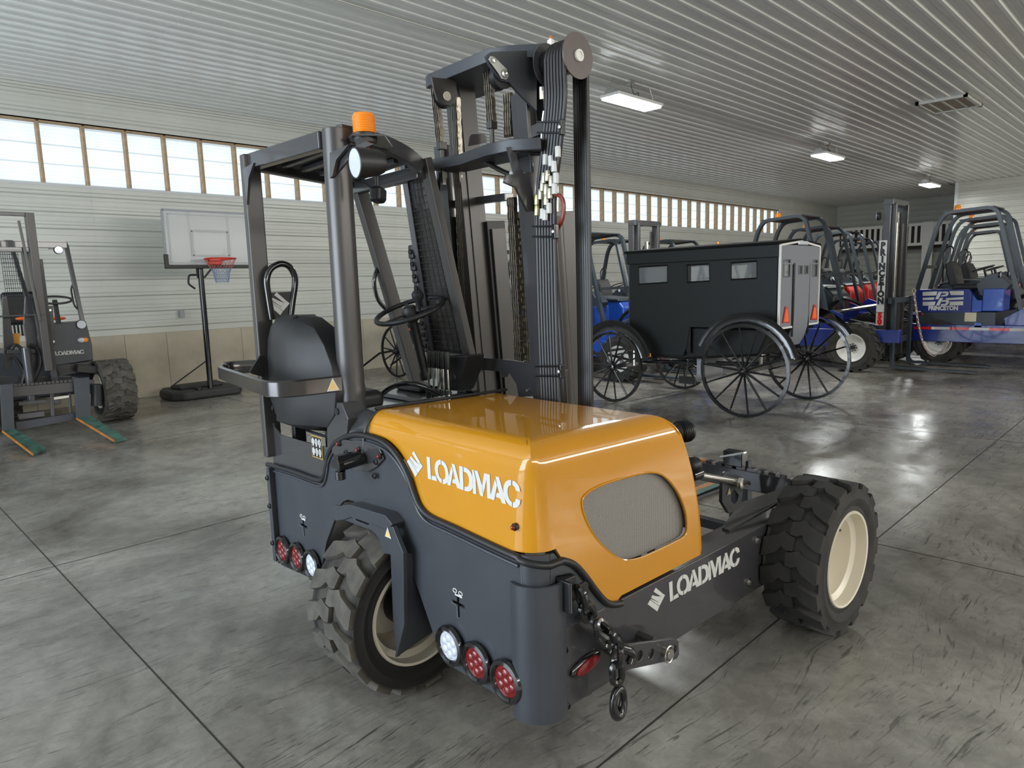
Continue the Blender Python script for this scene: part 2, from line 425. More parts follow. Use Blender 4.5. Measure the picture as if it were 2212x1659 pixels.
# attic hatch
ht = empty('trim_2', (15.15, 3.38, CEIL), kind='structure')
hf = MB(); hf.box(0, 1.2, 0, .06, -.06, 0); hf.box(0, 1.2, .78, .84, -.06, 0); hf.box(0, .06, 0, .84, -.06, 0); hf.box(1.14, 1.2, 0, .84, -.06, 0)
hf.build('hatch_frame', M_siding, ht, smooth=0)
MB().box(.06, 1.14, .06, .78, -.035, -.02).build('hatch_panel', mat('tan_hatch', (.42, .37, .29), .6), ht, smooth=0)
for i in range(3): MB().box(.06, 1.14, .2 + .22 * i, .24 + .22 * i, -.05, -.035).build('hatch_rib', M_siding, ht, smooth=0)
# electrical
cable = MB().tube([(X0, 7.05, CEIL - .03), (XB, 7.05, CEIL - .03)], .012, 8).build('trim_3', mat('grey_conduit', (.5, .5, .48), .4, .6), kind='structure')
M_led = mat('led_panel', (1, 1, 1), .3, emit=(.95, 1.0, 1.0), estr=14)
def high_bay(x, y, label):
    t = empty('high_bay_light', (x, y, CEIL - .33), 0, label=label, cat='light', group='white LED high bay lights under the ceiling')
    MB().box(-.62, .62, -.2, .2, 0, .05).build('housing', M_white, t, bevel=.02)
    MB().box(-.59, .59, -.17, .17, -.03, .0).build('diffuser', M_led, t, bevel=.012)
    for s in (-1, 1):
        MB().prism([(s * .6, -.14, .03), (s * .6, .14, .03), (s * .6, .05, .14), (s * .6, -.05, .14)], (.01, 0, 0)).build('end_bracket', M_chrome, t)
        MB().tube([(s * .6, 0, .12), (s * .5, 0, .30)], .004, 6).build('hanger_wire', M_chrome, t)
    MB().tube(spline([(.15, 0, .05), (.25, .05, .2), (.05, 0, .14), (-.05, 0, .3)]), .006, 6).build('power_cord', M_black, t)
    MB().box(-.12, 0, -.05, .05, .27, .33).build('junction_box', M_chrome, t)
    l = D.lights.new('high_bay_lamp', 'AREA'); l.shape = 'RECTANGLE'; l.size = 1.15; l.size_y = .33; l.energy = 130; l.color = (.97, 1, .98)
    lo = D.objects.new('high_bay_lamp', l); COL.objects.link(lo); lo.location = (x, y, CEIL - .37)
for x, lb in ((9.75, 'nearest and largest of the three LED high bay lights, right of the mast'), (17.9, 'middle LED high bay light hanging under the ribbed ceiling'), (26.6, 'farthest and smallest LED high bay light near the back corner')):
    high_bay(x, 6.85, lb)

# ================================================================== yellow forklift
# its own frame: x forward, y left, origin on the floor under the rear panel's centre
FO = V((1.46, 2.48, 0))
angF = math.atan2((RB @ _axis(2738)).y, (RB @ _axis(2738)).x)
FW = Matrix.Rotation(angF, 3, 'Z') @ FO
fork = empty('forklift', FW, angF, label='yellow and charcoal three-wheeled forklift parked in the foreground, seen from its rear corner', cat='forklift')
CF = V((0, 0, CAMH))
def P(px, py, ax, val):
    """point of the forklift's frame seen at a pixel of the photograph, on the plane axis=val"""
    d = RF @ V((px - CX, py - CY, FPX)); t = (val + FO[ax] - CF[ax]) / d[ax]
    return CF + d * t - FO
def PP(pts, ax, val): return [P(a, b, ax, val) for a, b in pts]
M_box = lambda *a: MB().box(*a)
YS = -.98

# letters of the word and the lozenge mark
def strokes(polys, name, o, u, v, h, mtl, parent, shear=0., thick=.0012, **k):
    mb = MB(); u, v = V(u), V(v); n = u.cross(v).normalized()
    for pl in polys:
        mb.prism([V(o) + u * ((x + shear * y) * h) + v * (y * h) for x, y in pl], n * thick)
    return mb.build(name, mtl, parent, smooth=0, **k)
_LT = [[(430,220),(487,235),(520,610),(468,597)], [(527,545),(602,558),(622,640),(527,612)],
 [(672,275),(640,275),(600,300),(578,350),(575,420),(590,500),(620,580),(660,640),(703,678),(703,605),(670,580),(645,530),(632,460),(632,400),(645,365),(672,355)],
 [(682,282),(720,305),(760,350),(790,420),(810,500),(820,560),(815,640),(790,675),(750,690),(718,685),(718,608),(740,608),(757,585),(762,540),(755,480),(740,420),(715,375),(682,352)],
 [(855,380),(884,475),(852,718),(797,700),(820,560)],
 [(855,342),(908,357),(1015,720),(1012,772),(965,755),(942,685),(880,668),(886,605),(925,610),(893,480)],
 [(985,378),(1045,392),(1077,795),(1013,775)],
 [(1057,400),(1110,415),(1160,455),(1195,510),(1220,590),(1232,680),(1225,760),(1205,800),(1160,815),(1090,805),(1088,735),(1130,738),(1155,715),(1165,650),(1155,580),(1130,520),(1100,490),(1065,480)],
 [(1208,445),(1230,450),(1272,610),(1292,865),(1237,850),(1215,600)],
 [(1242,452),(1300,470),(1385,715),(1412,905),(1355,882),(1300,660)],
 [(1412,505),(1508,530),(1540,945),(1480,930),(1455,610),(1415,860),(1387,715)],
 [(1600,600),(1637,720),(1597,968),(1541,945),(1536,870)],
 [(1607,560),(1665,575),(1755,860),(1800,1035),(1728,1015),(1702,940),(1622,905),(1635,840),(1680,845),(1640,715)],
 [(1875,625),(1830,622),(1780,650),(1750,720),(1745,800),(1760,900),(1800,985),(1850,1045),(1900,1080),(1898,998),(1860,965),(1835,910),(1820,840),(1820,770),(1840,725),(1875,712)],
 [(1893,632),(1940,650),(1985,695),(2015,750),(2032,825),(1958,805),(1940,750),(1920,725),(1897,712)],
 [(1962,938),(2040,970),(2030,1040),(2000,1085),(1955,1098),(1913,1085),(1912,1003),(1940,1000),(1958,975)]]
_LZ = [[(100,303),(132,262),(288,508),(258,570)], [(137,258),(150,262),(262,415),(248,438)], [(148,240),(165,210),(228,283),(292,345),(305,355),(265,412)],
 [(212,125),(326,318),(303,352),(288,330),(182,165)], [(328,322),(372,388),(292,505),(250,440)]]
def _norm(polys, ox, oz):
    out = []
    for pl in polys:
        q = [P(860 + x * .12658, 960 + y * .12658, 0, -.003) for x, y in pl]
        out.append([((-p.y - ox) / .088, (p.z - oz) / .088) for p in q])
    return out
_o = P(860 + 468 * .12658, 960 + 597 * .12658, 0, -.003); _ox, _oz = -_o.y, _o.z
WORD = _norm(_LT, _ox, _oz); LOZ = _norm(_LZ, _ox, _oz)
WORDW = max(x for p in WORD for x, y in p)

# ---- rear panel ----
def A2(pts): return [(-(P(a, b, 0, 0).y), P(a, b, 0, 0).z) for a, b in pts]      # frame u=-y, v=z
trimpx = [(578, 1003), (632, 1018), (686, 1037), (700, 1030), (706, 1005), (709, 985), (722, 960), (745, 945), (770, 939), (800, 944), (832, 958), (858, 985), (880, 1025), (896, 1070), (908, 1096), (930, 1117), (980, 1140), (1060, 1178), (1120, 1205)]
top_poly = [p for p in spline([V((a, b, 0)) for a, b in trimpx], 4)]
outer = A2([(p.x, p.y) for p in top_poly]); outer += [(.92, .828), (.92, .29)]
outer += A2([(1117, 1529), (980, 1442), (942, 1386), (904, 1275), (872, 1194), (858, 1159), (842, 1121), (826, 1106), (790, 1094), (761, 1082), (750, 1080), (740, 1085), (733, 1096), (706, 1170), (696, 1221), (682, 1254), (598, 1204)])
outer += [(-.935, .275), (-.935, outer[0][1])]
def crossloop(px, py, w, h, t):
    c = P(px, py, 0, 0); x, z = -c.y, c.z
    return [(x - t, z + h), (x + t, z + h), (x + t, z + t), (x + w, z + t), (x + w, z - t), (x + t, z - t), (x + t, z - h), (x - t, z - h), (x - t, z - t), (x - w, z - t), (x - w, z + t), (x - t, z + t)]
panel = plate('rear_panel', [outer, crossloop(656, 1136, .036, .052, .006), crossloop(990, 1305, .036, .052, .006)], (0.005, 0, 0), (0, -1, 0), (0, 0, 1), .012, M_char, fork, bevel=.002)
# dark box behind the crosses and the tail's inner body
for y0, y1 in ((-.9, -.42), (.5, .9)): MB().box(.02, .035, y0, y1, .33, .84).build('inner_liner', M_black, fork)
# rounded corners: panel corner to the side
cprof = arc((.07, -.91, 0), .07, pi, 1.5 * pi, 8)
def corner(z0, z1, name, grow, c0=(.07, -.91), mtl=None):
    a = [V((c0[0] - (.07 + grow) * math.cos(t), c0[1] - (.07 + grow) * math.sin(t), z0)) for t in [pi / 2 * i / 8 for i in range(9)]]
    b = [V((c0[0] - (.07 - .012) * math.cos(t), c0[1] - (.07 - .012) * math.sin(t), z0)) for t in [pi / 2 * i / 8 for i in range(9)]]
    return MB().prism(a + b[::-1], (0, 0, z1 - z0))
corner(.26, .835, 'c', 0).build('corner_panel', M_char, fork)
cg = MB()
a = [V((.085 - .105 * math.cos(t), -.905 - .105 * math.sin(t), .262)) for t in [pi / 2 * i / 10 for i in range(11)]]
b = [V((.085 - .093 * math.cos(t), -.905 - .093 * math.sin(t), .262)) for t in [pi / 2 * i / 10 for i in range(11)]]
cg.prism([V((-.012, -.875, .262))] + a + [V((.12, -1.0, .262)), V((.12, -.99, .262))] + b[::-1] + [V((-.004, -.875, .262))], (0, 0, .475))
cguard = cg.build('corner_guard', M_char, fork)
bolt_me = MB().lathe([(.013, 0), (.013, .004), (.008, .009), (.008, .005), (.0001, .004)], (0, 0, 0), (-1, 0, 0), 12).mesh('bolt'); bolt_me.materials.append(M_black)
def bolt(o, parent, rz=0): b_ = D.objects.new('bolt', bolt_me); b_.location = o; b_.rotation_euler = (0, 0, rz); return put(b_, parent)
for (px, py) in ((1128, 1285), (1130, 1404), (1134, 1524)): p = P(px, py, 0, 0); bolt((-.008, p.y, p.z), panel)
for (px, py) in ((1213, 1282), (1216, 1403), (1221, 1523)): p = P(px, py, 1, YS); bolt((p.x, YS - .008, p.z), panel, pi / 2)
# left edge bracket with slots
lb_ = MB(); lb_.box(-.03, .02, .935, .95, .30, .80); lb_.box(-.032, -.024, .92, .955, .30, .80)
lb = lb_.build('edge_bracket', M_char, fork, bevel=.002)
for z in (.75, .60, .40): bolt((-.034, .94, z), lb)
# lamps
def lamp(px, py, lens, nm, lbl, x=-.004):
    p = P(px, py, 0, -.01)
    g = MB().lathe([(.052, -.0), (.074, .0), (.078, .008), (.074, .018), (.062, .022), (.056, .016), (.052, .010)], (p.x, p.y, p.z), (-1, 0, 0), 36, closed=True).build('rubber_grommet', M_blackg, fork)
    k_ = MB().lathe([(.054, .004), (.054, .011), (.04, .013), (.0001, .014)], (p.x, p.y, p.z), (-1, 0, 0), 32)
    for i in range(7):
        a_ = 2 * pi * i / 6 + .4; r_ = 0 if i == 6 else .031
        k_.sph((p.x - .012, p.y + r_ * math.cos(a_), p.z + r_ * math.sin(a_)), .0165, 10, 6, (.35, 1, 1))
    k_.build(nm, lens, g, label=lbl)
for px, py, l in ((614, 1188, 'r'), (645, 1203, 'r'), (677, 1220, 'c'), (975, 1393, 'c'), (1032, 1430, 'r'), (1097, 1470, 'r')):
    lamp(px, py, M_red if l == 'r' else M_clear, 'lamp_lens', 'red tail lamp lens' if l == 'r' else 'clear reversing lamp lens')
# oval marker lamp on the side
p = P(1264, 1434, 1, YS - .004)
MB().lathe([(.075, 0), (.078, .006), (.070, .012), (.0001, .012)], (0, 0, 0), (0, -1, 0), 32).build('marker_bezel', M_blackg, fork).matrix_local = Matrix.Translation(p) @ Matrix.Rotation(-.12, 4, 'Y') @ Matrix.Diagonal((1, 1, .42, 1))
o = MB().lathe([(.067, 0), (.06, .018), (.03, .022), (.0001, .022)], (0, 0, 0), (0, -1, 0), 32).build('marker_lens', M_red, fork, label='oval red marker lens'); o.matrix_local = Matrix.Translation(p) @ Matrix.Rotation(-.12, 4, 'Y') @ Matrix.Diagonal((1, 1, .36, 1))
# upper tail panel on the left (below the seat)
up = A2([(576, 1000), (566, 905), (572, 880), (585, 878), (583, 905), (590, 925), (602, 940), (655, 955), (704, 968), (706, 1000), (698, 1026), (686, 1033), (632, 1016)])
up[0] = (-.945, up[0][1]); up[1] = (-.95, up[1][1]); up[2] = (-.95, up[2][1] + .02)
plate('tail_panel', [up], (.012, 0, 0), (0, -1, 0), (0, 0, 1), .01, M_charg, fork, bevel=.002)
blk = MB().prism([P(706, 975, 0, .0), P(706, 868, 0, .0), P(738, 870, 0, .0), P(752, 905, 0, .0), P(748, 950, 0, .0), P(720, 965, 0, .0)], (.10, 0, 0)).build('post_box', M_charg, fork, bevel=.004)
p = P(728, 889, 0, -.001); MB().cyl(p, p + V((-.004, 0, 0)), .016, 20).build('access_hole', M_black, fork)
# seat deck under the seat
dz = .93
MB().box(.02, .62, .25, .945, dz - .02, dz).build('seat_deck', M_blackg, fork)
MB().box(.02, .62, .945, .957, .28, dz).build('side_skirt', M_char, fork)
pod = P(575, 950, 0, -.0)
# label stickers
def sticker(px, py, w, h, base, name='sticker', x=-.004):
    p = P(px, py, 0, x); return MB().box(x - .001, x, p.y - w / 2, p.y + w / 2, p.z - h / 2, p.z + h / 2).build(name, base, fork, smooth=0), p
s_, p = sticker(685, 966, .105, .105, mat('ochre_print', (.45, .28, .06), .5), 'warning_label', x=.004)
mb = MB(); mb.box(.0015, .003, p.y - .047, p.y + .047, p.z - .047, p.z + .047); mb.build('label_face', M_black, s_, smooth=0)
mb = MB()
for i in range(3):
    for j in range(2):
        yy = p.y - .031 + .031 * i; zz = p.z - .023 + .045 * j
        mb.box(.0005, .0018, yy - .012, yy + .012, zz - .008, zz + .012); mb.box(.0005, .0018, yy - .006, yy + .006, zz - .019, zz + .019)
mb.build('label_pictograms', M_white, s_, smooth=0)
def triangle_mark(p, s, u, n, parent):
    u, n = V(u), V(n); k = MB(); z = V((0, 0, 1))
    k.prism([p - u * s - z * s * .9, p + u * s - z * s * .9, p + z * s], n * .001); o = k.build('warning_triangle', M_white, parent, smooth=0)
    k = MB(); k.prism([p - u * s * .7 - z * s * .72, p + u * s * .7 - z * s * .72, p + z * s * .68], n * .0016); k.build('triangle_fill', mat('pale_yellow', (.75, .55, .18), .5), o, smooth=0)
# tow-chain pictograms over the cross slots
for (px, py) in ((654, 1116), (989, 1279)):
    p = P(px, py, 0, -.004); k = MB()
    k.tube([(-.003, p.y + .018 + .011 * math.cos(a), p.z + .007 * math.sin(a)) for a in [i * pi / 6 for i in range(12)]], .0022, 5, closed=True)
    k.tube([(-.003, p.y - .014 + .011 * math.cos(a), p.z - .002 + .007 * math.sin(a)) for a in [i * pi / 6 for i in range(12)]], .0022, 5, closed=True)
    k.box(-.003, -.002, p.y - .022, p.y + .02, p.z - .018, p.z - .011)
    k.build('chain_pictogram', M_white, fork)
# black rubber edge trim running along panel top and round the corner
tp = [P(q.x, q.y, 0, -.004) for q in top_poly]
rc = [(1140, 1213), (1160, 1216)]
_z0, _z1 = P(1120, 1205, 0, 0).z, P(1215, 1211, 1, YS).z
cr_ = [V((.085 - .092 * math.cos(t), -.895 - .092 * math.sin(t), _z0 + (_z1 - _z0) * t / (pi / 2))) for t in [pi / 2 * i / 7 for i in range(1, 7)]]
side = PP([(1215, 1211), (1240, 1220), (1262, 1243), (1288, 1278), (1308, 1300), (1325, 1306), (1342, 1303)], 1, YS - .004)
MB().tube(tp + cr_ + spline(side, 3), .013, 10).build('rubber_trim', M_black, fork)
MB().tube([q + V((-.001, 0, -.028)) for q in tp], .006, 8).build('trim_bead', M_char, fork)
# connector plate with red LEDs and trailer socket
cpl = plate('socket_plate', [A2([(722, 958), (745, 948), (790, 955), (825, 968), (834, 990), (818, 1008), (800, 1018), (770, 1015), (735, 995), (722, 975)])], (-.008, 0, 0), (0, -1, 0), (0, 0, 1), .008, M_charg, fork, bevel=.002)
for px, py in ((734, 958), (776, 971), (822, 985), (1113, 1138), (578, 953)):
    p = P(px, py, 0, .003 if px > 1000 else -.012)
    s_ = MB().lathe([(.013, -.006), (.013, .006), (.009, .010), (.0001, .010)], p, (-1, 0, 0), 16).build('led_bezel', M_blackg, fork)
    MB().sph(p + V((-.010, 0, 0)), .009, 10, 6).build('led_lens', M_red, s_)
c0 = P(783, 990, 0, -.02); k = MB(); k.cyl(c0, c0 + V((-.11, .01, -.012)), .027, 18); k.box(c0.x - .125, c0.x - .10, c0.y - .03, c0.y + .04, c0.z - .02, c0.z + .01)
k.box(c0.x - .12, c0.x - .02, c0.y - .012, c0.y + .022, c0.z + .005, c0.z + .033); k.cyl(c0 + V((-.10, .01, -.035)), c0 + V((-.10, .01, -.07)), .022, 14)
k.build('trailer_socket', M_blackg, fork, bevel=.003)
for px, py in ((748, 978), (813, 998), (810, 1028)): p = P(px, py, 0, -.012); bolt(p, cpl)

# ---- hood ----
def zb_rear(y):      # lower edge on the rear face, from the trim curve
    best = None
    for i in range(len(tp) - 1):
        a, b = tp[i], tp[i + 1]
        if (a.y - y) * (b.y - y) <= 0 and a.y != b.y:
            z = a.z + (b.z - a.z) * (y - a.y) / (b.y - a.y)
            if i > 20: best = z
    return best
HY1 = P(789, 935, 0, 0).y; HX1 = 1.0
sd = spline(side, 3)
def zb_side(x):
    if x < sd[0].x: return .83
    for a, b in zip(sd[:-1], sd[1:]):
        if a.x <= x <= b.x: return a.z + (b.z - a.z) * (x - a.x) / (b.x - a.x + 1e-6) + .008
    return .565
per = []   # perimeter samples (x, y, zbottom, outward normal)
for i in range(29):
    y = HY1 + (-.865 - HY1) * i / 28
    z = zb_rear(y); z = z if z else .83
    per.append((0.0, y, (z + .008), (-1, 0)))
R0 = .11
for i in range(1, 9):
    t = pi / 2 * i / 8; per.append((R0 - R0 * math.cos(t), -.865 - R0 * math.sin(t), .84, (-math.cos(t), -math.sin(t))))
for i in range(1, 37):
    x = R0 + (HX1 - .03 - R0) * i / 36; per.append((x, -.975, zb_side(x), (0, -1)))
for i in range(1, 9):
    t = pi / 2 * i / 8; per.append((HX1 - .03 + .03 * math.sin(t), -.945 - .03 * math.cos(t), .568 + .01 * i, (math.sin(t), -math.cos(t))))
for i in range(1, 21):
    y = -.945 + (HY1 + .945) * i / 20; per.append((HX1, y, .66, (1, 0)))
for i in range(1, 12):
    x = HX1 - HX1 * i / 12; per.append((x, HY1, 1.0, (0, 1)))
ZT = 1.195
def xf(x, z, y):     # front leans back with height
    t = max(0, (z - .60) / .6); return x * (1 - .19 * t ** 1.6 * min(1, x / .5))
levels = 10; cap = [(0, 1.0, 0)]
vs = []; fs = []; cols = len(per); rows = 0
ctr = V((.45, -.43, 0))
def top_z(x, y): return ZT + .004 - .018 * x
rr_ = .088
prof = [('w', i / 6) for i in range(7)] + [('r', i / 8) for i in range(1, 9)]
for typ, t in prof:
    for (x, y, zb, n) in per:
        zt_ = top_z(x, y) - rr_
        right = n[1] < -.5; left = n[1] > .5
        lean = .055
        ins = 0
        if typ == 'w': z = min(zb, zt_) + (zt_ - min(zb, zt_)) * t; ins = lean * max(0, (z - .75)) / .45 * .35
        else:
            a = t * pi / 2; z = max(zt_, zb) + (top_z(x, y) - max(zt_, zb)) * math.sin(a); ins = lean * .33 + rr_ * (1 - math.cos(a))
        xx = min(max(x, ins), HX1 - ins); yy = max(y, -.975 + ins)
        vs.append((xf(xx, z, yy), yy, z))
nr = len(prof)
for r in range(nr - 1):
    for c in range(cols):
        d = (c + 1) % cols; fs.append((r * cols + c, r * cols + d, (r + 1) * cols + d, (r + 1) * cols + c))
hb = MB(); hb.add(vs, fs)
# cap: rings toward the centre
base = (nr - 1) * cols; last = [V(vs[base + c]) for c in range(cols)]
prev = list(range(base, base + cols)); VV = list(hb.v); FF = list(hb.f)
FF.append(tuple(prev))
hb.v, hb.f = VV, FF
hood = hb.build('hood', M_yellow, fork, smooth=50)
# cut the grille opening
gpx = [(1256, 1088), (1262, 1070), (1285, 1054), (1320, 1040), (1370, 1026), (1405, 1020), (1430, 1026), (1450, 1045), (1466, 1070), (1478, 1105), (1481, 1140), (1474, 1158), (1450, 1172), (1400, 1196), (1365, 1208), (1335, 1206), (1305, 1185), (1280, 1155), (1263, 1120)]
gl = [P(a, b, 1, -.965) for a, b in gpx]
gs = []
n_ = len(gl)
for i in range(n_):
    p0, p1, p2, p3 = gl[i - 1], gl[i], gl[(i + 1) % n_], gl[(i + 2) % n_]
    for j in range(3):
        t = j / 3; gs.append(.5 * ((2 * p1) + (p2 - p0) * t + (2 * p0 - 5 * p1 + 4 * p2 - p3) * t * t + (3 * p1 - p0 - 3 * p2 + p3) * t ** 3))
sol = hood.modifiers.new('s', 'SOLIDIFY'); sol.thickness = .012; sol.offset = -1
cut = MB().prism([V((q.x, -1.1, q.z)) for q in gs], (0, .25, 0)).build('cutter', M_yellow, fork)
bo = hood.modifiers.new('b', 'BOOLEAN'); bo.object = cut; bo.operation = 'DIFFERENCE'; bo.solver = 'EXACT'
bpy.context.view_layer.update(); dg = bpy.context.evaluated_depsgraph_get()
nm_ = D.meshes.new_from_object(hood.evaluated_get(dg)); hood.modifiers.clear(); hood.data = nm_
nm_.shade_smooth(); nm_.set_sharp_from_angle(angle=math.radians(50))
D.objects.remove(cut)
def mesh_material():
    m = D.materials.new('perforated_grille'); m.use_nodes = True; nt = m.node_tree; b = nt.nodes['Principled BSDF']
    tc = nt.nodes.new('ShaderNodeTexCoord'); sp = nt.nodes.new('ShaderNodeSeparateXYZ'); nt.links.new(tc.outputs['Object'], sp.inputs[0])
    def M_(op, a, b_=None):
        x = nt.nodes.new('ShaderNodeMath'); x.operation = op
        for i, q in enumerate((a, b_)):
            if q is None: continue
            if isinstance(q, (int, float)): x.inputs[i].default_value = q
            else: nt.links.new(q, x.inputs[i])
        return x.outputs[0]
    k = 2 * pi / .0075
    a = M_('SINE', M_('MULTIPLY', sp.outputs[0], k)); c = M_('SINE', M_('MULTIPLY', sp.outputs[2], k))
    f = M_('LESS_THAN', M_('MULTIPLY', a, c), .12)
    a2 = M_('ABSOLUTE', M_('MULTIPLY', a, c)); f = M_('LESS_THAN', a2, .22)
    mx = nt.nodes.new('ShaderNodeMix'); mx.data_type = 'RGBA'; mx.inputs[6].default_value = (.012, .012, .012, 1); mx.inputs[7].default_value = (.62, .59, .54, 1)
    nt.links.new(f, mx.inputs[0]); nt.links.new(mx.outputs[2], b.inputs['Base Color']); b.inputs['Roughness'].default_value = .45; b.inputs['Metallic'].default_value = .0
    return m
plate('side_grille', [[(q.x + (q.x - .55) * .03, q.z + (q.z - .84) * .03) for q in gs]], (0, -.945, 0), (1, 0, 0), (0, 0, 1), .003, mesh_material(), fork, label='silver perforated mesh grille')
MB().tube([V((q.x, -.972 + .02 * max(0, q.z - .75) , q.z)) for q in gs], .004, 6, closed=True).build('grille_rim', M_yellow, fork)
# badges
strokes(WORD, 'hood_lettering', (.0428 * (_oz - .75) - .0012, -_ox, _oz), (0, -1, 0), (.0428, 0, 1), .088, M_white, fork)
strokes(LOZ, 'hood_emblem', (.0428 * (_oz - .75) - .0012, -_ox, _oz), (0, -1, 0), (.0428, 0, 1), .088, M_white, fork)
# side beams
def beam(side_, name='frame_beam'):
    s = side_; k = MB(); y0, y1 = sorted((s * .98, s * .84))
    k.prism([(.10, y0, .262), (1.60, y0, .255), (1.62, y0, .55), (.10, y0, .555)], (0, y1 - y0, 0)); return k.build(name, M_charg, fork, bevel=.004)
br = beam(-1); bl = beam(1)
MB().prism([(.0, .965, .27), (.0, .965, .80), (.5, .965, .80), (.7, .965, .56), (.7, .965, .27)], (0, .012, 0)).build('side_panel', M_char, fork)
sp_ = [(.075, .262), (.72, .262), (.72, .30), (.42, .545)] + [(q.x, q.z - .006) for q in sd[::-1]][2:] + [(.09, .832), (.075, .832)]
plate('side_panel', [sp_], (0, YS + .0055, 0), (1, 0, 0), (0, 0, 1), .008, M_char, fork, bevel=.001)
a = P(1449, 1303, 1, YS - .005); b = P(1599, 1215, 1, YS - .005)
bs = (b.x - a.x) / (WORDW * .088)
strokes(WORD, 'beam_lettering', (a.x, YS - .0008, a.z + .004), (bs, 0, 0.0), (0, 0, 1), .088, M_white, fork)
strokes(LOZ, 'beam_emblem', (a.x, YS - .0008, a.z + .004), (bs, 0, 0), (0, 0, 1), .088, M_white, fork)
hexb = MB().lathe([(.022, 0), (.022, .004), (.013, .004), (.013, .016), (.0001, .018)], (0, 0, 0), (0, -1, 0), 6, ).mesh('hex_bolt', 20); hexb.materials.append(M_chrome)
for px, py in ((1665, 1137), (1634, 1167), (1617, 1258), (1648, 1251)):
    p = P(px, py, 1, YS); o = D.objects.new('hex_bolt', hexb); o.location = (p.x, YS - .001, p.z); put(o, br)
# front cross frame between the beams, axle arms and slides
for s in (-1, 1): MB().bar((1.62, s * .88, .44), (2.0, s * .88, .42), .10, .20).build('axle_arm', M_charg, fork, bevel=.006)
def P2(px, py, z): return P(px, py, 2, z)
k = MB()
k.prism([P2(1560, 1140, .56), P2(1566, 1130, .58), P2(1600, 1085, .62), P2(1675, 1060, .62), P2(1700, 1040, .62), P2(1705, 1060, .62), P2(1690, 1080, .60), P2(1575, 1145, .56)], (0, 0, -.012)).build('gusset_plate', M_charg, fork)
# lowered fork carriage across the front: toothed bar, lower bar, tines
XC_ = 2.25
MB().box(XC_ - .02, XC_ + .03, -.80, .80, .46, .575).build('carriage_bar', M_charg, fork, bevel=.004)
for i in range(22): MB().box(XC_ - .018, XC_ + .028, -.74 + .068 * i, -.70 + .068 * i, .575, .592).build('bar_tooth', M_orange if i in (8, 9, 10, 12) else M_charg, fork)
MB().box(XC_ - .02, XC_ + .03, -.80, .80, .16, .22).build('carriage_bar', M_charg, fork, bevel=.004)
for y_ in (-.42, .42):
    MB().prism([(XC_ + .03, y_ - .06, .62), (XC_ + .03, y_ - .06, .05), (XC_ + .07, y_ - .06, .02), (XC_ + 1.35, y_ - .06, .015), (XC_ + 1.35, y_ - .06, .028), (XC_ + .10, y_ - .06, .06), (XC_ + .07, y_ - .06, .62)], (0, .12, 0)).build('fork_tine', M_char, fork)
    MB().box(XC_ + .2, XC_ + 1.34, y_ - .058, y_ + .0, .056, .060).build('worn_top', M_fork, fork); MB().box(XC_ + .2, XC_ + 1.34, y_ + .0, y_ + .058, .056, .060).build('worn_edge', M_orange, fork)
k = MB(); k.box(1.72, 1.84, -1.0, -.80, .28, .44); k.build('front_axle', M_charg, fork, bevel=.01)
# latch block on the far rail
p = P(1583, 1004, 0, XC_)
k = MB(); k.box(-.03, .04, -.075, .05, 0, .09); o = k.build('rail_latch', M_blackg, fork, bevel=.006); o.location = (XC_, p.y, .59)
k = MB(); k.bar((-.04, .06, .02), (-.04, -.10, .07), .03, .012); o = k.build('latch_lever', M_chrome, fork, bevel=.002); o.location = (XC_, p.y, .62)
# tilt link: rod, bracket and ball
a = P(1500, 1025, 1, -.55); b = P(1615, 1045, 1, -.55)
lk = MB().cyl(a, b, .019, 20).build('tilt_rod', M_chrome, fork)
MB().sph(P(1497, 1005, 1, -.55), .048, 16, 10).build('rod_boot', M_black, fork)
MB().cyl(a + V((-.04, 0, 0)), a + V((.04, 0, 0)), .034, 18).build('rod_collar', M_blackg, fork)
bp_ = [(1565, 1030), (1573, 1020), (1606, 1030), (1610, 1050), (1605, 1090), (1600, 1105), (1578, 1110), (1563, 1085)]
q0 = PP(bp_, 1, -.55)
plate('rod_bracket', [[(q.x, q.z) for q in q0], [(P(a_, b_, 1, -.55).x, P(a_, b_, 1, -.55).z) for a_, b_ in ((1584, 1065), (1590, 1058), (1599, 1070), (1597, 1083), (1590, 1090), (1583, 1083))]], (0, -.53, 0), (1, 0, 0), (0, 0, 1), .02, M_char, fork, bevel=.002)
MB().lathe([(.034, 0), (.034, .02), (.02, .024), (.0001, .024)], P(1598, 1043, 1, -.57), (0, -1, 0), 6).build('rod_nut', M_chrome, fork)
triangle_mark(P(1575, 1061, 1, -.543), .02, (1, 0, 0), (0, -1, 0), fork)
k = MB()
for i, (x0, z0) in enumerate(((1.05, .50), (1.12, .46), (1.20, .50), (1.26, .44))):
    k.tube(spline([(x0 - .2, -.70, z0 - .05), (x0, -.55, z0), (x0 + .1, -.3, z0 - .1), (x0 + .2, 0, z0)]), .016, 8)
k.build('hydraulic_lines', M_hose, fork)
MB().box(1.0, 1.30, -.80, -.35, .28, .46).build('valve_block', M_black, fork, bevel=.01)
# side spot lamp on the hood front
p = P(1476, 932, 1, -.62); k = MB(); k.lathe([(.03, -.05), (.04, -.04), (.05, -.01), (.052, .03), (.047, .04), (.0001, .042)], p, (.8, -.3, 0), 24)
for i in range(6): k.lathe([(.049, -.030 + .010 * i), (.054, -.028 + .010 * i), (.049, -.026 + .010 * i)], p, (.8, -.3, 0), 24)
k.build('side_work_lamp', M_black, fork)

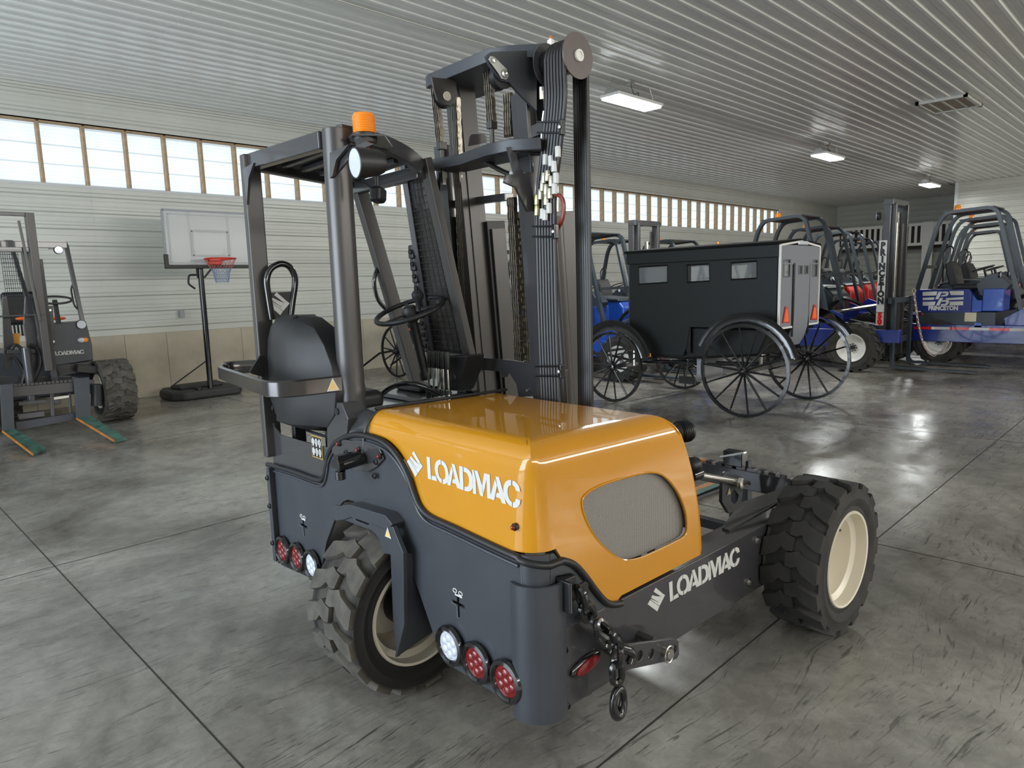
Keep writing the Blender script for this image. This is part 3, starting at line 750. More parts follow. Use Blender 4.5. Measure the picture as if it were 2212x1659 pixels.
# ---- wheels ----
def tyre_mesh(R, Wd, rim, lugs=16, lug_h=.022, chev=.07):
    """tyre with interlocking block lugs, axis along Y, centred"""
    h = Wd / 2; k = MB()
    prof = [(rim, -h * .86), (rim + .012, -h * .93), (rim + .03, -h * .90), (rim + .045, -h * .96), (R * .80, -h), (R * .83, -h * .96), (R * .92, -h * .95), (R - lug_h - .012, -h * .86), (R - lug_h - .002, -h * .6), (R - lug_h, 0),
            (R - lug_h - .002, h * .6), (R - lug_h - .012, h * .86), (R * .92, h * .95), (R * .83, h * .96), (R * .80, h), (rim + .045, h * .96), (rim + .03, h * .90), (rim + .012, h * .93), (rim, h * .86)]
    k.lathe(prof + [(rim - .004, h * .4), (rim - .004, -h * .4)], (0, 0, 0), (0, 1, 0), 64, closed=True)
    pit = 2 * pi * R / lugs
    for i in range(lugs):
        for s in (-1, 1):
            a0 = 2 * pi * (i + (0 if s < 0 else .5)) / lugs
            st = [(-h * .10, .10, .26), (h * .10, .09, .30), (h * .30, 0, .30), (h * .45, .18, .33), (h * .86, .36, .36), (h * .955, .38, .34)]
            vs = []
            for q, (yy, sh, wd) in enumerate(st):
                low = R - lug_h - .02 - (.02 if q == len(st) - 1 else 0); tp_ = R - (.004 if q == len(st) - 1 else 0)
                for (du, r_) in ((-wd, low), (-wd + .05, tp_), (wd - .05, tp_), (wd, low)):
                    an = a0 + (sh + du) * pit / R; vs.append((r_ * math.cos(an), yy * s, r_ * math.sin(an)))
            fs = []
            for q in range(len(st) - 1):
                for w_ in range(4):
                    x_ = (w_ + 1) % 4; fs.append((q * 4 + w_, q * 4 + x_, q * 4 + 4 + x_, q * 4 + 4 + w_))
            fs.append((0, 1, 2, 3)); e = (len(st) - 1) * 4; fs.append((e + 3, e + 2, e + 1, e)); k.add(vs, fs)
    return k.mesh('tyre', 32)
def wheel(parent, loc, R=.395, Wd=.37, rim=.235, out=-1, rimmat=None, rz=0., dish=.12, rubber=None, lugs=16, bolts=0, face=None):
    """wheel as part of a vehicle; out = side of the visible disc"""
    t = mesh_obj('wheel', tyre_cache(R, Wd, rim, lugs).copy(), rubber or M_rubd, parent); t.location = loc; t.rotation_euler = (0, random.random(), rz)
    h = Wd / 2; s = out
    pr = [(rim + .008, s * h * .90), (rim + .004, s * h * .95), (rim - .006, s * h * .93), (rim - .010, s * (h * .93 - .05)), (rim - .035, s * (h * .93 - .065)), (rim - .038, s * (h - dish + .02)), (rim - .055, s * (h - dish)), (.09, s * (h - dish - .012)), (.0001, s * (h - dish - .012))]
    r_ = MB().lathe(pr, (0, 0, 0), (0, 1, 0), 56, cap=False).build('rim', rimmat or M_rim, t)
    for k_ in range(bolts):
        a_ = 2 * pi * k_ / bolts; c = V((.062 * math.cos(a_), s * (h - dish), .062 * math.sin(a_)))
        MB().cyl(c, c + V((0, s * .02, 0)), .012, 8).build('wheel_nut', M_black, t)
    if bolts: MB().cyl((0, s * (h - dish - .02), 0), (0, s * (h - dish + .03), 0), .04, 14).build('hub', M_black, t)
    return t
_tc = {}
def tyre_cache(R, Wd, rim, lugs):
    key = (R, Wd, rim, lugs)
    if key not in _tc: _tc[key] = tyre_mesh(R, Wd, rim, lugs)
    return _tc[key]
fw = wheel(fork, (1.815, -1.12, .366), R=.366, rim=.225, Wd=.275, out=-1, rimmat=M_rim, dish=.21, rubber=M_rubber); fw.name = 'front_wheel'
p = V((1.815 - .07, -1.12 - .07, .366 + .18)); MB().cyl(p, p + V((.02, -.035, -.03)), .006, 8).build('valve_stem', M_black, fork)
fl_ = wheel(fork, (1.752, 1.095, .395), out=1); fl_.name = 'front_wheel'
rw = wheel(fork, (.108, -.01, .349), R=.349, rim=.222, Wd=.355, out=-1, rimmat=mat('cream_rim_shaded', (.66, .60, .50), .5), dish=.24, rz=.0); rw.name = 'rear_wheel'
MB().cyl((.108, -.15, .349), (.108, -.03, .349), .09, 24).build('wheel_hub', M_black, fork)
for i in range(10):
    a_ = 2 * pi * i / 10; c = V((.10 + .07 * math.cos(a_), -.15, .375 + .07 * math.sin(a_))); MB().cyl(c, c + V((0, -.02, 0)), .008, 6).build('wheel_nut', M_chrome, fork)
# steering fork over the rear wheel
k = MB(); k.prism([P(735, 1105, 0, -.06), P(737, 1092, 0, -.06), P(755, 1090, 0, -.06), P(832, 1113, 0, -.06), P(847, 1133, 0, -.06), P(838, 1148, 0, -.06), P(822, 1140, 0, -.06), P(758, 1118, 0, -.06), P(737, 1125, 0, -.06)], (.16, 0, 0))
yoke = k.build('steering_yoke', M_char, fork, bevel=.004)
plate('yoke_face', [A2([(735, 1098), (742, 1093), (762, 1096), (830, 1118), (846, 1135), (870, 1180), (872, 1200), (846, 1195), (838, 1165), (822, 1147), (760, 1124), (742, 1126)]),
    A2([(782, 1117), (788, 1114), (815, 1124), (818, 1131), (812, 1135), (786, 1125)])], (-.045, -.02, .02), (0, -1, 0), (0, 0, 1), .012, M_char, yoke, bevel=.002)
k = MB()
k.prism(PP([(838, 1140), (848, 1137), (871, 1195), (873, 1350), (856, 1421), (849, 1350), (843, 1200)], 0, -.06), (.02, 0, 0))
k.prism(PP([(868, 1192), (873, 1350), (856, 1421)], 0, -.055) + [V((.10, -.275, .30)), V((.16, -.275, .38)), V((.10, -.275, .62))], (0, .012, 0))
k.build('yoke_leg', M_char, fork, bevel=.003)
triangle_mark(P(832, 1148, 0, -.062) + V((0, -.02, .0)), .022, (0, -1, 0), (-1, 0, 0), fork)
MB().tube(spline([(.16, -.24, .42), (.22, -.30, .46), (.28, -.28, .40), (.2, -.2, .32)]), .018, 8).build('motor_hose', M_hose, fork)
MB().sph((.22, -.27, .37), .055, 14, 9).build('steer_motor', M_blackg, fork)
MB().box(.16, .19, -.45, .3, .28, .86).build('arch_gap_shade', mat('arch_shade_black', (.004, .004, .004), .95, spec=.1), fork)  # near-black sheets: the shade in the open wheel arch put into colour
MB().box(.02, .19, -.46, -.44, .28, .6).build('arch_gap_shade', mat('arch_shade_black', (.004, .004, .004), .95, spec=.1), fork)

# ---- cowl left of the hood, deck and its rails ----
y0, y1 = HY1 + .004, HY1 + .15
prf = [(0.0, .96), (0.0, 1.075), (.004, 1.09), (.05, 1.16), (.075, 1.178), (.10, 1.185), (.62, 1.185), (.62, .96)]
k = MB(); k.prism([(x, y0, z) for x, z in prf], (0, y1 - y0, 0)); k.build('cowl', M_charg, fork, bevel=.006)
edge = [V((-.004, y0, 1.0)), V((-.006, y0, 1.08)), V((.02, y0, 1.155)), V((.075, y0, 1.196)), V((.12, y0, 1.203)), V((.80, y0, 1.192))]
MB().tube(spline(edge, 5), .007, 8).build('hood_seal', M_black, fork)
MB().box(.13, .95, y1, .93, 1.02, 1.10).build('cab_deck', mat('polished_deck', (.60, .64, .70), .12, 1.), fork, bevel=.01)
h = [P(800, 872, 2, 1.14), P(852, 829, 2, 1.235), P(905, 829, 2, 1.235), P(946, 852, 2, 1.17)]
MB().tube(fillet([h[0], h[1], h[2], h[3]], .07, 6), .013, 12).build('deck_handle', M_blackg, fork)

# ---- overhead guard ----
rp = V((.085, .238, 0))
ov = [(.060 * math.cos(a), .057 * math.sin(a)) for a in [2 * pi * i / 28 for i in range(28)]]
MB().sweep([rp + V((0, 0, 1.0)), rp + V((0, 0, 2.365))], ov, up=(1, 0, 0)).build('guard_post', M_steelb, fork, bevel=.003)
lp = V((.0, .945, 0))
MB().box(-.035, .05, .915, .965, .86, 2.36).build('guard_post', M_steelb, fork, bevel=.008)
k = MB(); k.bar((0.01, .94, 2.325), (.05, .28, 2.325), .05, .075); k.build('roof_rear_beam', M_charg, fork, bevel=.006)
k = MB(); k.bar((.0, .94, 2.325), (.60, .93, 2.27), .05, .07); k.build('roof_side_beam', M_charg, fork, bevel=.006)
k = MB(); k.sweep(spline([(.09, .22, 2.35), (.30, .26, 2.345), (.46, .28, 2.31), (.56, .30, 2.26)], 5), [(-.02, -.035), (.02, -.035), (.02, .035), (-.02, .035)]); k.build('roof_side_beam', M_charg, fork, bevel=.004)
k = MB(); k.bar((.58, .92, 2.24), (.56, .30, 2.24), .05, .06); k.build('roof_front_beam', M_charg, fork, bevel=.006)
rs = MB(); rs.prism([(.05, .92, 2.33), (.57, .92, 2.27), (.53, .30, 2.29), (.10, .27, 2.35)], (0, 0, .006)); roofp = rs.build('roof_panel', M_charg, fork)
for i in range(4):
    MB().bar((.14 + .1 * i, .85, 2.308 - .011 * i), (.15 + .1 * i, .34, 2.322 - .011 * i), .03, .022).build('roof_slat', M_charg, fork, bevel=.004)
# corner gussets
k = MB(); k.prism([(-.036, .93, 2.29), (-.036, .80, 2.30), (-.036, .87, 2.24), (-.036, .915, 2.12)], (.012, 0, 0)); k.build('corner_gusset', M_charg, fork)
k = MB(); k.prism(PP([(712, 330), (752, 312), (745, 322), (726, 345), (718, 380), (712, 385)], 0, .0), (.012, 0, 0)); k.build('corner_gusset', M_charg, fork)
# front pillars
k = MB(); k.bar((.585, .93, 2.30), (.925, .93, 1.10), .055, .075, up=(1, 0, 0)); k.build('front_pillar', M_steelb, fork, bevel=.006)
pr_t, pr_b, pr_f = P(918, 342, 1, .29), P(1014, 768, 1, .29), P(1006, 842, 1, .29)
k = MB(); k.sweep([pr_t, pr_b, V((pr_b.x - .0, .29, 1.16))], [(-.02, -.03), (.02, -.03), (.02, .03), (-.02, .03)], up=(0, 1, 0)); k.build('front_pillar', M_steelb, fork, bevel=.004)
# wire mesh guard between pillar and mast
gt, gb = pr_t, pr_b
MBm = MB(); w0, w1 = .16, .30; NN = 30
def mp(t, s): # t down, s across
    a = gt * (1 - t) + gb * t; return V((a.x + .02 * 0, a.y + (w0 + (w1 - w0) * t) * s + .02, a.z - .0))
for i in range(NN + 1): 
    t = i / NN; MBm.tube([mp(t, 0), mp(t, 1)], .0022, 5)
for j in range(7): MBm.tube([mp(0, j / 6), mp(1, j / 6)], .0022, 5)
MBm.build('wire_mesh', M_black, fork, kind='stuff')
k = MB(); k.bar(mp(0, 1.0), mp(1, 1.0), .03, .035); k.build('mesh_frame', M_charg, fork, bevel=.003)
for i in range(9):
    t = .44 + .065 * i if i < 9 else 1
    c = mp(t, 1.0) + V((-.02, .01, 0))
    f_ = MB().box(-.01, .012, -.012, .03, -.035, .035).build('mesh_clamp', M_black, fork, bevel=.008); f_.location = c
    b_ = D.objects.new('bolt', bolt_me); b_.location = (-.014, -.0, 0); put(b_, f_)
k = MB(); k.bar(mp(1.02, -.1), mp(1.02, 1.15), .03, .05); k.build('mesh_sill', M_charg, fork, bevel=.004)
q = [mp(0, -.02), mp(0, 1), mp(1, 1), mp(1, -.02)]
MB().prism([v_ + V((.02, 0, 0)) for v_ in q], (.004, 0, 0)).build('guard_window', mat('smoky_polycarbonate', (.035, .032, .032), .2, alpha=.82), fork)
# dash box with button
db = MB(); q = [P(960, 770, 0, .68), P(1008, 768, 0, .68), P(1002, 800, 0, .68), P(985, 845, 0, .68), P(950, 842, 0, .68)]
k = MB(); k.prism(q, (.12, 0, 0)); dash = k.build('dash_box', M_vinyl, fork, bevel=.008)
p = P(979, 816, 0, .68); MB().sph(p, .022, 16, 10, (.4, 1, 1.1)).build('dash_button', M_vinyl, fork)
p = P(940, 812, 0, .70); MB().cyl(p, p + V((-.01, 0, 0)), .055, 28).build('round_mirror', mat('pale_mirror', (.75, .8, .85), .15, .6), fork)
MB().box(.60, .92, .40, .90, 1.10, 1.125).build('pedal_plate', M_charg, fork, bevel=.01)
MB().box(.72, .86, .62, .86, 1.125, 1.16).build('foot_pedal', M_black, fork, bevel=.012)
# control levers
for i in range(5):
    b0 = P(926 + 10.8 * i, 838 + 1.5 * i, 0, .62); t0 = P(929 + 9.2 * i, 757 + .8 * i, 0, .62)
    mid = b0 + (t0 - b0) * .55
    l_ = MB().cyl(b0, mid, .0055, 10).build('control_lever', M_chrome, fork)
    MB().tube([mid, mid + (t0 - mid) * .2, mid + (t0 - mid) * .8, t0], .014, 12, scales=[.75, 1, 1.05, .8]).build('lever_knob', M_black, l_)
    MB().lathe([(.012, 0), (.016, -.01), (.016, -.05), (.0001, -.055)], b0, (0, 0, 1), 12).build('lever_boot', M_black, l_)
# steering column, wheel and spinner knob
SC = P(889, 682, 1, .50); SB = P(921, 818, 1, .50)
ax = (SC - SB).normalized()
MB().tube([SB, SB + ax * .03, SB + ax * .05, SC - ax * .03, SC - ax * .0], .024, 16, scales=[1.4, 1.35, 1.0, 1.0, 1.5]).build('steering_column', M_black, fork)
MB().cyl(SB, SB + ax * .05, .024, 16).build('column_collar', M_chrome, fork)
axw = V((-.34, -.02, .94)).normalized(); e1 = axw.orthogonal().normalized(); e2 = axw.cross(e1)
sw = MB().tube([SC + e1 * (.178 * math.cos(t)) + e2 * (.178 * math.sin(t)) + axw * .03 for t in [2 * pi * i / 48 for i in range(48)]], .013, 10, closed=True).build('steering_wheel', M_vinyl, fork)
for a_ in (.3, 2.4, 4.5):
    d_ = e1 * math.cos(a_) + e2 * math.sin(a_); MB().bar(SC + axw * .015, SC + d_ * .17 + axw * .03, .022, .010, up=axw).build('wheel_spoke', M_black, sw, bevel=.003)
MB().lathe([(.0001, .055), (.03, .05), (.042, .035), (.044, 0), (.03, -.03), (.0001, -.03)], SC, axw, 24).build('wheel_hub_cap', M_vinyl, sw)
kp = P(904, 672, 1, .40)
MB().lathe([(.0001, .105), (.020, .103), (.032, .085), (.028, .062), (.014, .045), (.012, 0), (.0001, 0)], kp, (0, 0, 1), 20).build('spinner_knob', M_black, sw)
# grab handle on the left front pillar
MB().tube(fillet([P(817, 575, 1, .93), P(806, 605, 1, .93), P(816, 650, 1, .93), P(838, 672, 1, .93)], .05, 5), .012, 10).build('grab_handle', M_blackg, fork)
# hip guard loop with emblem
hl = [P(588, 690, 1, .88), P(580, 640, 1, .88), P(576, 605, 1, .88), P(583, 583, 1, .88), P(598, 572, 1, .88), P(612, 570, 1, .88), P(626, 577, 1, .88), P(636, 595, 1, .88), P(637, 615, 1, .88), P(632, 650, 1, .88), P(627, 690, 1, .88)]
loop = MB().tube(spline(hl, 4), .016, 12).build('hip_guard', M_blackg, fork)
q = PP([(583, 632), (634, 630), (628, 690), (588, 690)], 1, .88)
MB().prism(q, (0, .01, 0)).build('guard_plate', M_black, loop)
LZc = [(sum(x for p_ in LOZ for x, y in p_) / sum(len(p_) for p_ in LOZ)), (sum(y for p_ in LOZ for x, y in p_) / sum(len(p_) for p_ in LOZ))]
c = P(602, 655, 1, .88)
strokes([[(x - LZc[0], y - LZc[1]) for x, y in p_] for p_ in LOZ], 'guard_emblem', (c.x, c.y - .002, c.z), (1, 0, 0), (0, 0, 1), .10, M_white, loop)
# restraint hoop round the seat
ZH = 1.315
hp_ = [P(735, 828, 2, ZH), P(592, 845, 2, ZH), P(474, 804, 2, ZH), P(484, 795, 2, ZH), P(562, 791, 2, ZH)]
M_hoop = mat('brushed_gunmetal', (.10, .095, .095), .2, .8)
pts = fillet(hp_, .13, 8)
prof = [(-.014, -.028), (-.004, -.034), (.008, -.030), (.014, -.018), (.014, .018), (.008, .030), (-.004, .034), (-.014, .028)]
MB().sweep(pts, prof, up=(0, 0, 1)).build('restraint_hoop', M_hoop, fork)
dd = (pts[1] - pts[0]).normalized(); nn_ = V((dd.y, -dd.x, 0)); nn_ = nn_ if nn_.y < 0 else -nn_
triangle_mark(pts[0] + dd * .04 + nn_ * .0155, .028, -dd, nn_, fork)
k = MB(); k.prism(PP([(705, 815), (728, 783), (733, 790), (733, 818)], 0, .06), (.012, 0, 0)); k.build('hoop_gusset', M_black, fork)
k = MB(); k.prism(PP([(540, 803), (562, 768), (572, 770), (572, 815), (545, 808)], 1, .90), (0, .012, 0)); k.build('hoop_gusset', M_black, fork)
for z in (1.27, 1.33, 1.38): MB().cyl((.03, .30, z), (.03, .30, z + .035), .016, 12).build('hinge_knuckle', M_black, fork)
# ---- seat: moulded shell back seen from behind ----
bx = .26
def ring_(z, y0, y1, x0, x1, ridge):
    ym = (y0 + y1) / 2
    return [V((x1, y0, z)), V((x0 + .05, y0 + .01, z)), V((x0 + .012, y0 + (ym - y0) * .45, z)), V((x0 - ridge, ym - .08, z)), V((x0 - ridge, ym + .08, z)), V((x0 + .012, y1 - (y1 - ym) * .45, z)), V((x0 + .05, y1 - .01, z)), V((x1, y1, z)), V((x1 + .06, ym, z))]
levels_ = [(1.585, .56, .76, .02, .09, .0), (1.572, .49, .83, -.01, .10, .004), (1.53, .40, .88, -.035, .11, .012), (1.46, .30, .905, -.045, .12, .02), (1.37, .235, .915, -.05, .13, .026), (1.26, .205, .91, -.055, .14, .03), (1.16, .23, .90, -.055, .14, .032), (1.09, .31, .87, -.05, .14, .03), (1.06, .38, .83, -.02, .14, .0)]
SEO = V((0.0, 0.0, 0))
k = MB(); vs = []; fs = []
for L_ in levels_: vs += [p_ + SEO for p_ in ring_(*L_)]
for i in range(len(levels_) - 1):
    for j in range(9): fs.append((i * 9 + j, i * 9 + (j + 1) % 9, (i + 1) * 9 + (j + 1) % 9, (i + 1) * 9 + j))
fs.append(tuple(range(9))); fs.append(tuple((len(levels_) - 1) * 9 + j for j in range(9))[::-1])
k.add(vs, fs); seat = k.build('seat_back', M_vinyl, fork, bevel=.014, seg=3, smooth=35)
k = MB(); k.box(.10, .34, .36, .88, 1.12, 1.22); k.build('seat_cushion', M_vinyl, fork, bevel=.04, seg=4)
k = MB(); k.box(.06, .32, .40, .84, 1.04, 1.12); k.build('seat_base', M_black, fork, bevel=.01)
for y in (.45, .80): MB().box(.06, .12, y - .02, y + .02, .93, 1.06).build('seat_bracket', M_black, fork, bevel=.004)
k = MB(); k.tube(spline([(.14, .86, .99), (.16, .6, .975), (.2, .35, .96)], 5), .007, 8); k.build('seat_cable', M_black, fork)
MB().tube(spline([P(735, 850, 0, .1), P(722, 842, 0, .12), P(700, 850, 0, .13)], 5), .006, 6).build('red_cable', mat('red_cable', (.35, .02, .02), .4), fork)

# ---- beacon and work lamps ----
bc = V((.155, .125, 2.335))
bcn = MB().lathe([(.050, -.035), (.052, 0), (.046, .004), (.0001, .004)], bc, (0, 0, 1), 32).build('beacon_base', M_black, fork)
pr_ = [(.047, .004)]
for i in range(8): pr_ += [(.0485, .006 + .009 * i), (.0465, .0105 + .009 * i)]
pr_ += [(.045, .078), (.041, .082), (.0001, .083)]
MB().lathe(pr_, bc, (0, 0, 1), 36).build('beacon_lens', M_amber, bcn)
MB().prism([(.08, .10, 2.318), (.19, .03, 2.318), (.36, .22, 2.312), (.12, .22, 2.318)], (0, 0, .008)).build('beacon_plate', M_charg, fork)
MB().prism(PP([(720, 340), (755, 322), (790, 305), (806, 312), (790, 318), (760, 335), (735, 365), (718, 385)], 0, .02), (.01, 0, 0)).build('lamp_bracket', M_charg, fork)
def work_lamp(c, dr, r=.052, name='work_lamp', depth=.075):
    c = V(c); dr = V(dr).normalized()
    b_ = MB().lathe([(.0001, -depth), (r * .7, -depth), (r * .88, -depth * .8), (r * 1.0, -depth * .3), (r * 1.06, -.004), (r * 1.06, .004), (r * .98, .006), (r * .94, .002)], c, dr, 32).build(name, M_black, fork)
    MB().lathe([(r * .95, .0), (r * .95, .003), (.0001, .004)], c, dr, 32).build('lamp_glass', M_clear, b_, label='clear lamp glass')
    return b_
wl_ = work_lamp(P(768, 352, 0, -.05), (-1, .12, -.08), r=.055, depth=.11)
MB().box(-.02, .02, -.014, .014, 0, .04).build('lamp_mount', M_black, fork).location = P(782, 322, 0, .09)
p = P(816, 421, 1, .26); wl2 = MB().box(-.035, .035, -.03, .03, -.035, .035).build('work_lamp', M_black, fork, bevel=.018, seg=4); wl2.location = p; wl2.rotation_euler = (0, .15, .5)
MB().box(-.022, .022, -.032, -.030, -.022, .022).build('lamp_face', M_vinyl, wl2, bevel=.004)
MB().cyl(p + V((0, 0, .03)), p + V((.0, 0, .09)), .012, 10).build('lamp_stem', M_black, fork)
MB().tube(spline([p + V((-.02, 0, .02)), p + V((-.05, .02, .05)), p + V((-.09, .05, .06)), p + V((-.12, .04, .12))], 5), .004, 6).build('lamp_cord', M_black, fork)
MB().tube(spline([P(790, 318, 0, .1), P(800, 325, 0, .12), P(806, 345, 0, .14), P(812, 330, 0, .2)], 5), .004, 6).build('lamp_cord', mat('red_cable', (.35, .02, .02), .4), fork)

# ================================================================== mast
MT = V((-.07, 0, 1)).normalized(); MN = V((1, 0, .07)).normalized()
def PMX(px, py, off=0.):
    """pixel -> mast plane (tilted back 4 degrees) shifted forward by off"""
    d = RF @ V((px - CX, py - CY, FPX)); o = V((.94, 0, 1.1)) + MN * off + FO
    t = (o - CF).dot(MN) / d.dot(MN); return CF + d * t - FO
def ML(y, h, off=0.):   # point by lateral y and height z
    return V((.94 - .07 * (h - 1.1), y, h)) + MN * off
def rail(y0, y1, off0, off1, z0, z1, open_, name='mast_rail', mtl=None, th=.018):
    """C channel: web at open_ opposite side"""
    k = MB(); a, b = ML(0, z0), ML(0, z1)
    def Q(y, off): return a + V((0, y, 0)) + MN * off
    wy = y1 if open_ < 0 else y0; iy = wy - th if open_ < 0 else wy + th; ey = y0 if open_ < 0 else y1
    loop_ = [Q(wy, off0), Q(ey, off0), Q(ey, off0 + th), Q(iy, off0 + th), Q(iy, off1 - th), Q(ey, off1 - th), Q(ey, off1), Q(wy, off1)]
    k.prism(loop_, b - a); return k.build(name, mtl or M_steelb, fork, bevel=.002)
# left rails (y positive), right rails (y negative)
rail(.30, .36, -.06, .06, .30, 2.70, 1, th=.016)
rail(.365, .43, .0, .14, .16, 2.06, -1, th=.018)
k = MB(); k.bar(ML(.30, .3, .03), ML(.30, 2.70, .03), .012, .10, up=(1, 0, 0)); k.build('rail_web', M_steelb, fork)
rail(.27, .33, .065, .19, .20, 2.02, 1, th=.016, mtl=M_black)
k = MB(); k.bar(ML(.262, .2, .13), ML(.262, 1.98, .13), .01, .09, up=(1, 0, 0)); k.build('rail_web', M_steelb, fork)
rail(-.20, -.13, -.06, .07, .30, 2.70, -1, th=.02, mtl=M_charg)
rail(-.13, -.07, -.03, .07, .30, 2.55, 1, th=.02, mtl=M_charg)
rail(-.27, -.205, .0, .14, .16, 2.02, 1, th=.018)
rail(.44, .52, -.04, .08, .30, 2.42, 1, th=.016, mtl=M_charg)
# tilt / lift cylinder on the right
MB().cyl(ML(-.245, .6, .03), ML(-.245, 2.0, .03), .034, 20).build('lift_cylinder', M_steelb, fork)
MB().cyl(ML(-.245, 2.0, .03), ML(-.245, 2.28, .03), .018, 16).build('lift_rod', M_chrome, fork)
MB().cyl(ML(.47, .6, .05), ML(.47, 1.95, .05), .034, 20).build('lift_cylinder', M_steelb, fork)
# crosshead
def plate_edge(pts_top, zc, th, depth, name, mtl=M_char, fwd=.16):
    """thick plate seen edge-on: near edge points given, body extends forward"""
    near = [P(a, b, 2, zc) for a, b in pts_top]
    far = [V((max(q.x for q in near) + fwd, q.y, q.z - .0)) for q in near[::-1]]
    k = MB(); k.prism(near + far, (0, 0, -th)); return k.build(name, mtl, fork, bevel=.004), near
ch, near = plate_edge([(919, 166), (924, 160), (1052, 105), (1100, 97), (1178, 93), (1190, 98)], 2.725, .055, .1, 'crosshead')
cm, near2 = plate_edge([(925, 345), (990, 333), (1050, 311), (1100, 300), (1168, 296), (1172, 302)], 2.315, .05, .1, 'upper_crossmember', fwd=.06)
cm3 = MB(); cm3.bar(PMX(1000, 438, .06), PMX(1100, 425, .06), .035, .06, up=MN); cm3.build('mast_tie', M_charg, fork, bevel=.003)
# ear plates carrying the chain pulleys
def ear(pxs, x, th, name, mtl=M_steelb):
    q = PP(pxs, 0, x); k = MB(); k.prism(q, (0.0, 0, 0) if False else (th, 0, 0)); return k.build(name, mtl, fork, bevel=.002)
e1_ = [(932, 166), (985, 172), (988, 205), (983, 222), (972, 228), (958, 226), (946, 216), (938, 195)]
yL = P(962, 200, 0, .68).y
def yplate(pxs, y, th, name, mtl=M_steelb):
    q = PP(pxs, 1, y); return MB().prism(q, (0, th, 0)).build(name, mtl, fork, bevel=.002)
yplate(e1_, yL - .02, .012, 'pulley_ear')
p = P(965, 208, 1, yL - .022); MB().cyl(p, p + V((0, -.006, 0)), .021, 24).build('pulley_pin', M_rim, fork)
MB().lathe([(.055, -.018), (.048, -.014), (.048, .014), (.055, .018), (.0001, .018)], P(960, 208, 1, yL + .02), (0, 1, 0), 24).build('chain_pulley', M_black, fork)
e2_ = [(1050, 120), (1062, 112), (1150, 108), (1160, 130), (1160, 240), (1130, 210), (1100, 178), (1085, 175), (1072, 160), (1058, 140)]
yR = -.222
yplate(e2_, yR, .014, 'gusset_plate', M_char)
q = PP([(1056, 128), (1060, 121), (1068, 122), (1096, 150), (1100, 163), (1094, 172), (1085, 170), (1078, 158)], 1, yR - .012)
lk_ = MB().prism(q, (0, .006, 0)).build('keeper_plate', mat('satin_steel', (.48, .48, .45), .4, .35), fork, bevel=.002)
p = P(1090, 159, 1, yR - .014); MB().lathe([(.018, 0), (.018, .005), (.010, .008), (.0001, .004)], p, (0, -1, 0), 16).build('pin_end', M_chrome, fork)
p = P(1066, 130, 1, yR - .014); MB().lathe([(.011, 0), (.011, .008), (.0001, .009)], p, (0, -1, 0), 6).build('keeper_bolt', M_chrome, fork)
MB().lathe([(.055, -.018), (.048, -.014), (.048, .014), (.055, .018), (.0001, .018)], P(1080, 165, 1, yR + .03), (0, 1, 0), 24).build('chain_pulley', M_black, fork)
p = P(1180, 97, 2, 2.735); MB().lathe([(.018, 0), (.018, .022), (.010, .024), (.010, .030), (.0001, .031)], p + V((.03, 0, 0)), (0, 0, 1), 6).build('stud_nut', M_chrome, fork)
MB().cyl(p + V((.03, 0, .030)), p + V((.03, 0, .042)), .009, 10).build('stud_end', M_orange, fork)

# roller chains: real alternating link plates and pins, one mesh per chain
lk_m = {}
def chain(name, a, b, w, rows=2, mtl=M_chain, pitch=.030, face=(0, 1, 0)):
    w *= 1.25
    a, b = V(a), V(b); L_ = (b - a).length; t = (b - a).normalized(); n = max(2, int(L_ / pitch)); sd_ = V(face).normalized()
    sd_ = (sd_ - t * sd_.dot(t)).normalized(); wd = t.cross(sd_); k = MB(); p_ = L_ / n
    for i in range(n):
        c = a + t * (p_ * (i + .5)); inner = i % 2
        for j in range(rows + 1):
            off = (j / rows - .5) * w * (.86 if inner else 1)
            cc = c + wd * 0 + sd_ * off
            # 8-gon link plate, normal sd_
            pts_ = []
            for s_, sg in ((1, 1), (-1, -1)):
                for q in range(4):
                    an = -pi / 2 + pi * q / 3
                    pts_.append(cc + t * (s_ * (p_ * .46 + .011 * math.cos(an))) + wd * (.0125 * math.sin(an) * sg))
            k.prism(pts_, sd_ * .0032)
        k.cyl(c + t * p_ * .5 - sd_ * w * .54, c + t * p_ * .5 + sd_ * w * .58, .0045, 6)
    return k.build(name, mtl, fork, smooth=0)
ca = P(940, 190, 0, .70); cb = P(952, 308, 0, .70)
chain('lift_chain', ca, V((ca.x, cb.y, cb.z)), .032, 3)
k = MB(); bx_ = P(954, 308, 0, .70); k.box(-.02, .02, -.018, .018, -.035, .0); o = k.build('chain_anchor', M_steelb, fork, bevel=.003); o.location = bx_
MB().cyl(bx_ + V((0, 0, -.03)), bx_ + V((0, 0, -.19)), .011, 12).build('anchor_rod', M_steelb, fork)
MB().lathe([(.022, -.14), (.022, -.17), (.016, -.17), (.016, -.2), (.0001, -.2)], bx_, (0, 0, 1), 6).build('anchor_nut', M_chrome, fork)
ca = P(1055, 150, 0, .78); cb = P(1062, 262, 0, .78)
chain('lift_chain', ca, V((ca.x, cb.y, cb.z)), .034, 3)
bx_ = P(1062, 262, 0, .78); k = MB(); k.box(-.02, .02, -.018, .018, -.035, .0); o = k.build('chain_anchor', M_steelb, fork, bevel=.003); o.location = bx_
MB().cyl(bx_ + V((0, 0, -.03)), bx_ + V((0, 0, -.20)), .011, 12).build('anchor_rod', M_steelb, fork)
MB().lathe([(.022, -.12), (.024, -.15), (.016, -.15), (.016, -.175), (.0001, -.175)], bx_, (0, 0, 1), 6).build('anchor_nut', M_chrome, fork)
chain('lift_chain', PMX(985, 215, -.05), PMX(1008, 790, -.05), .034, 3)
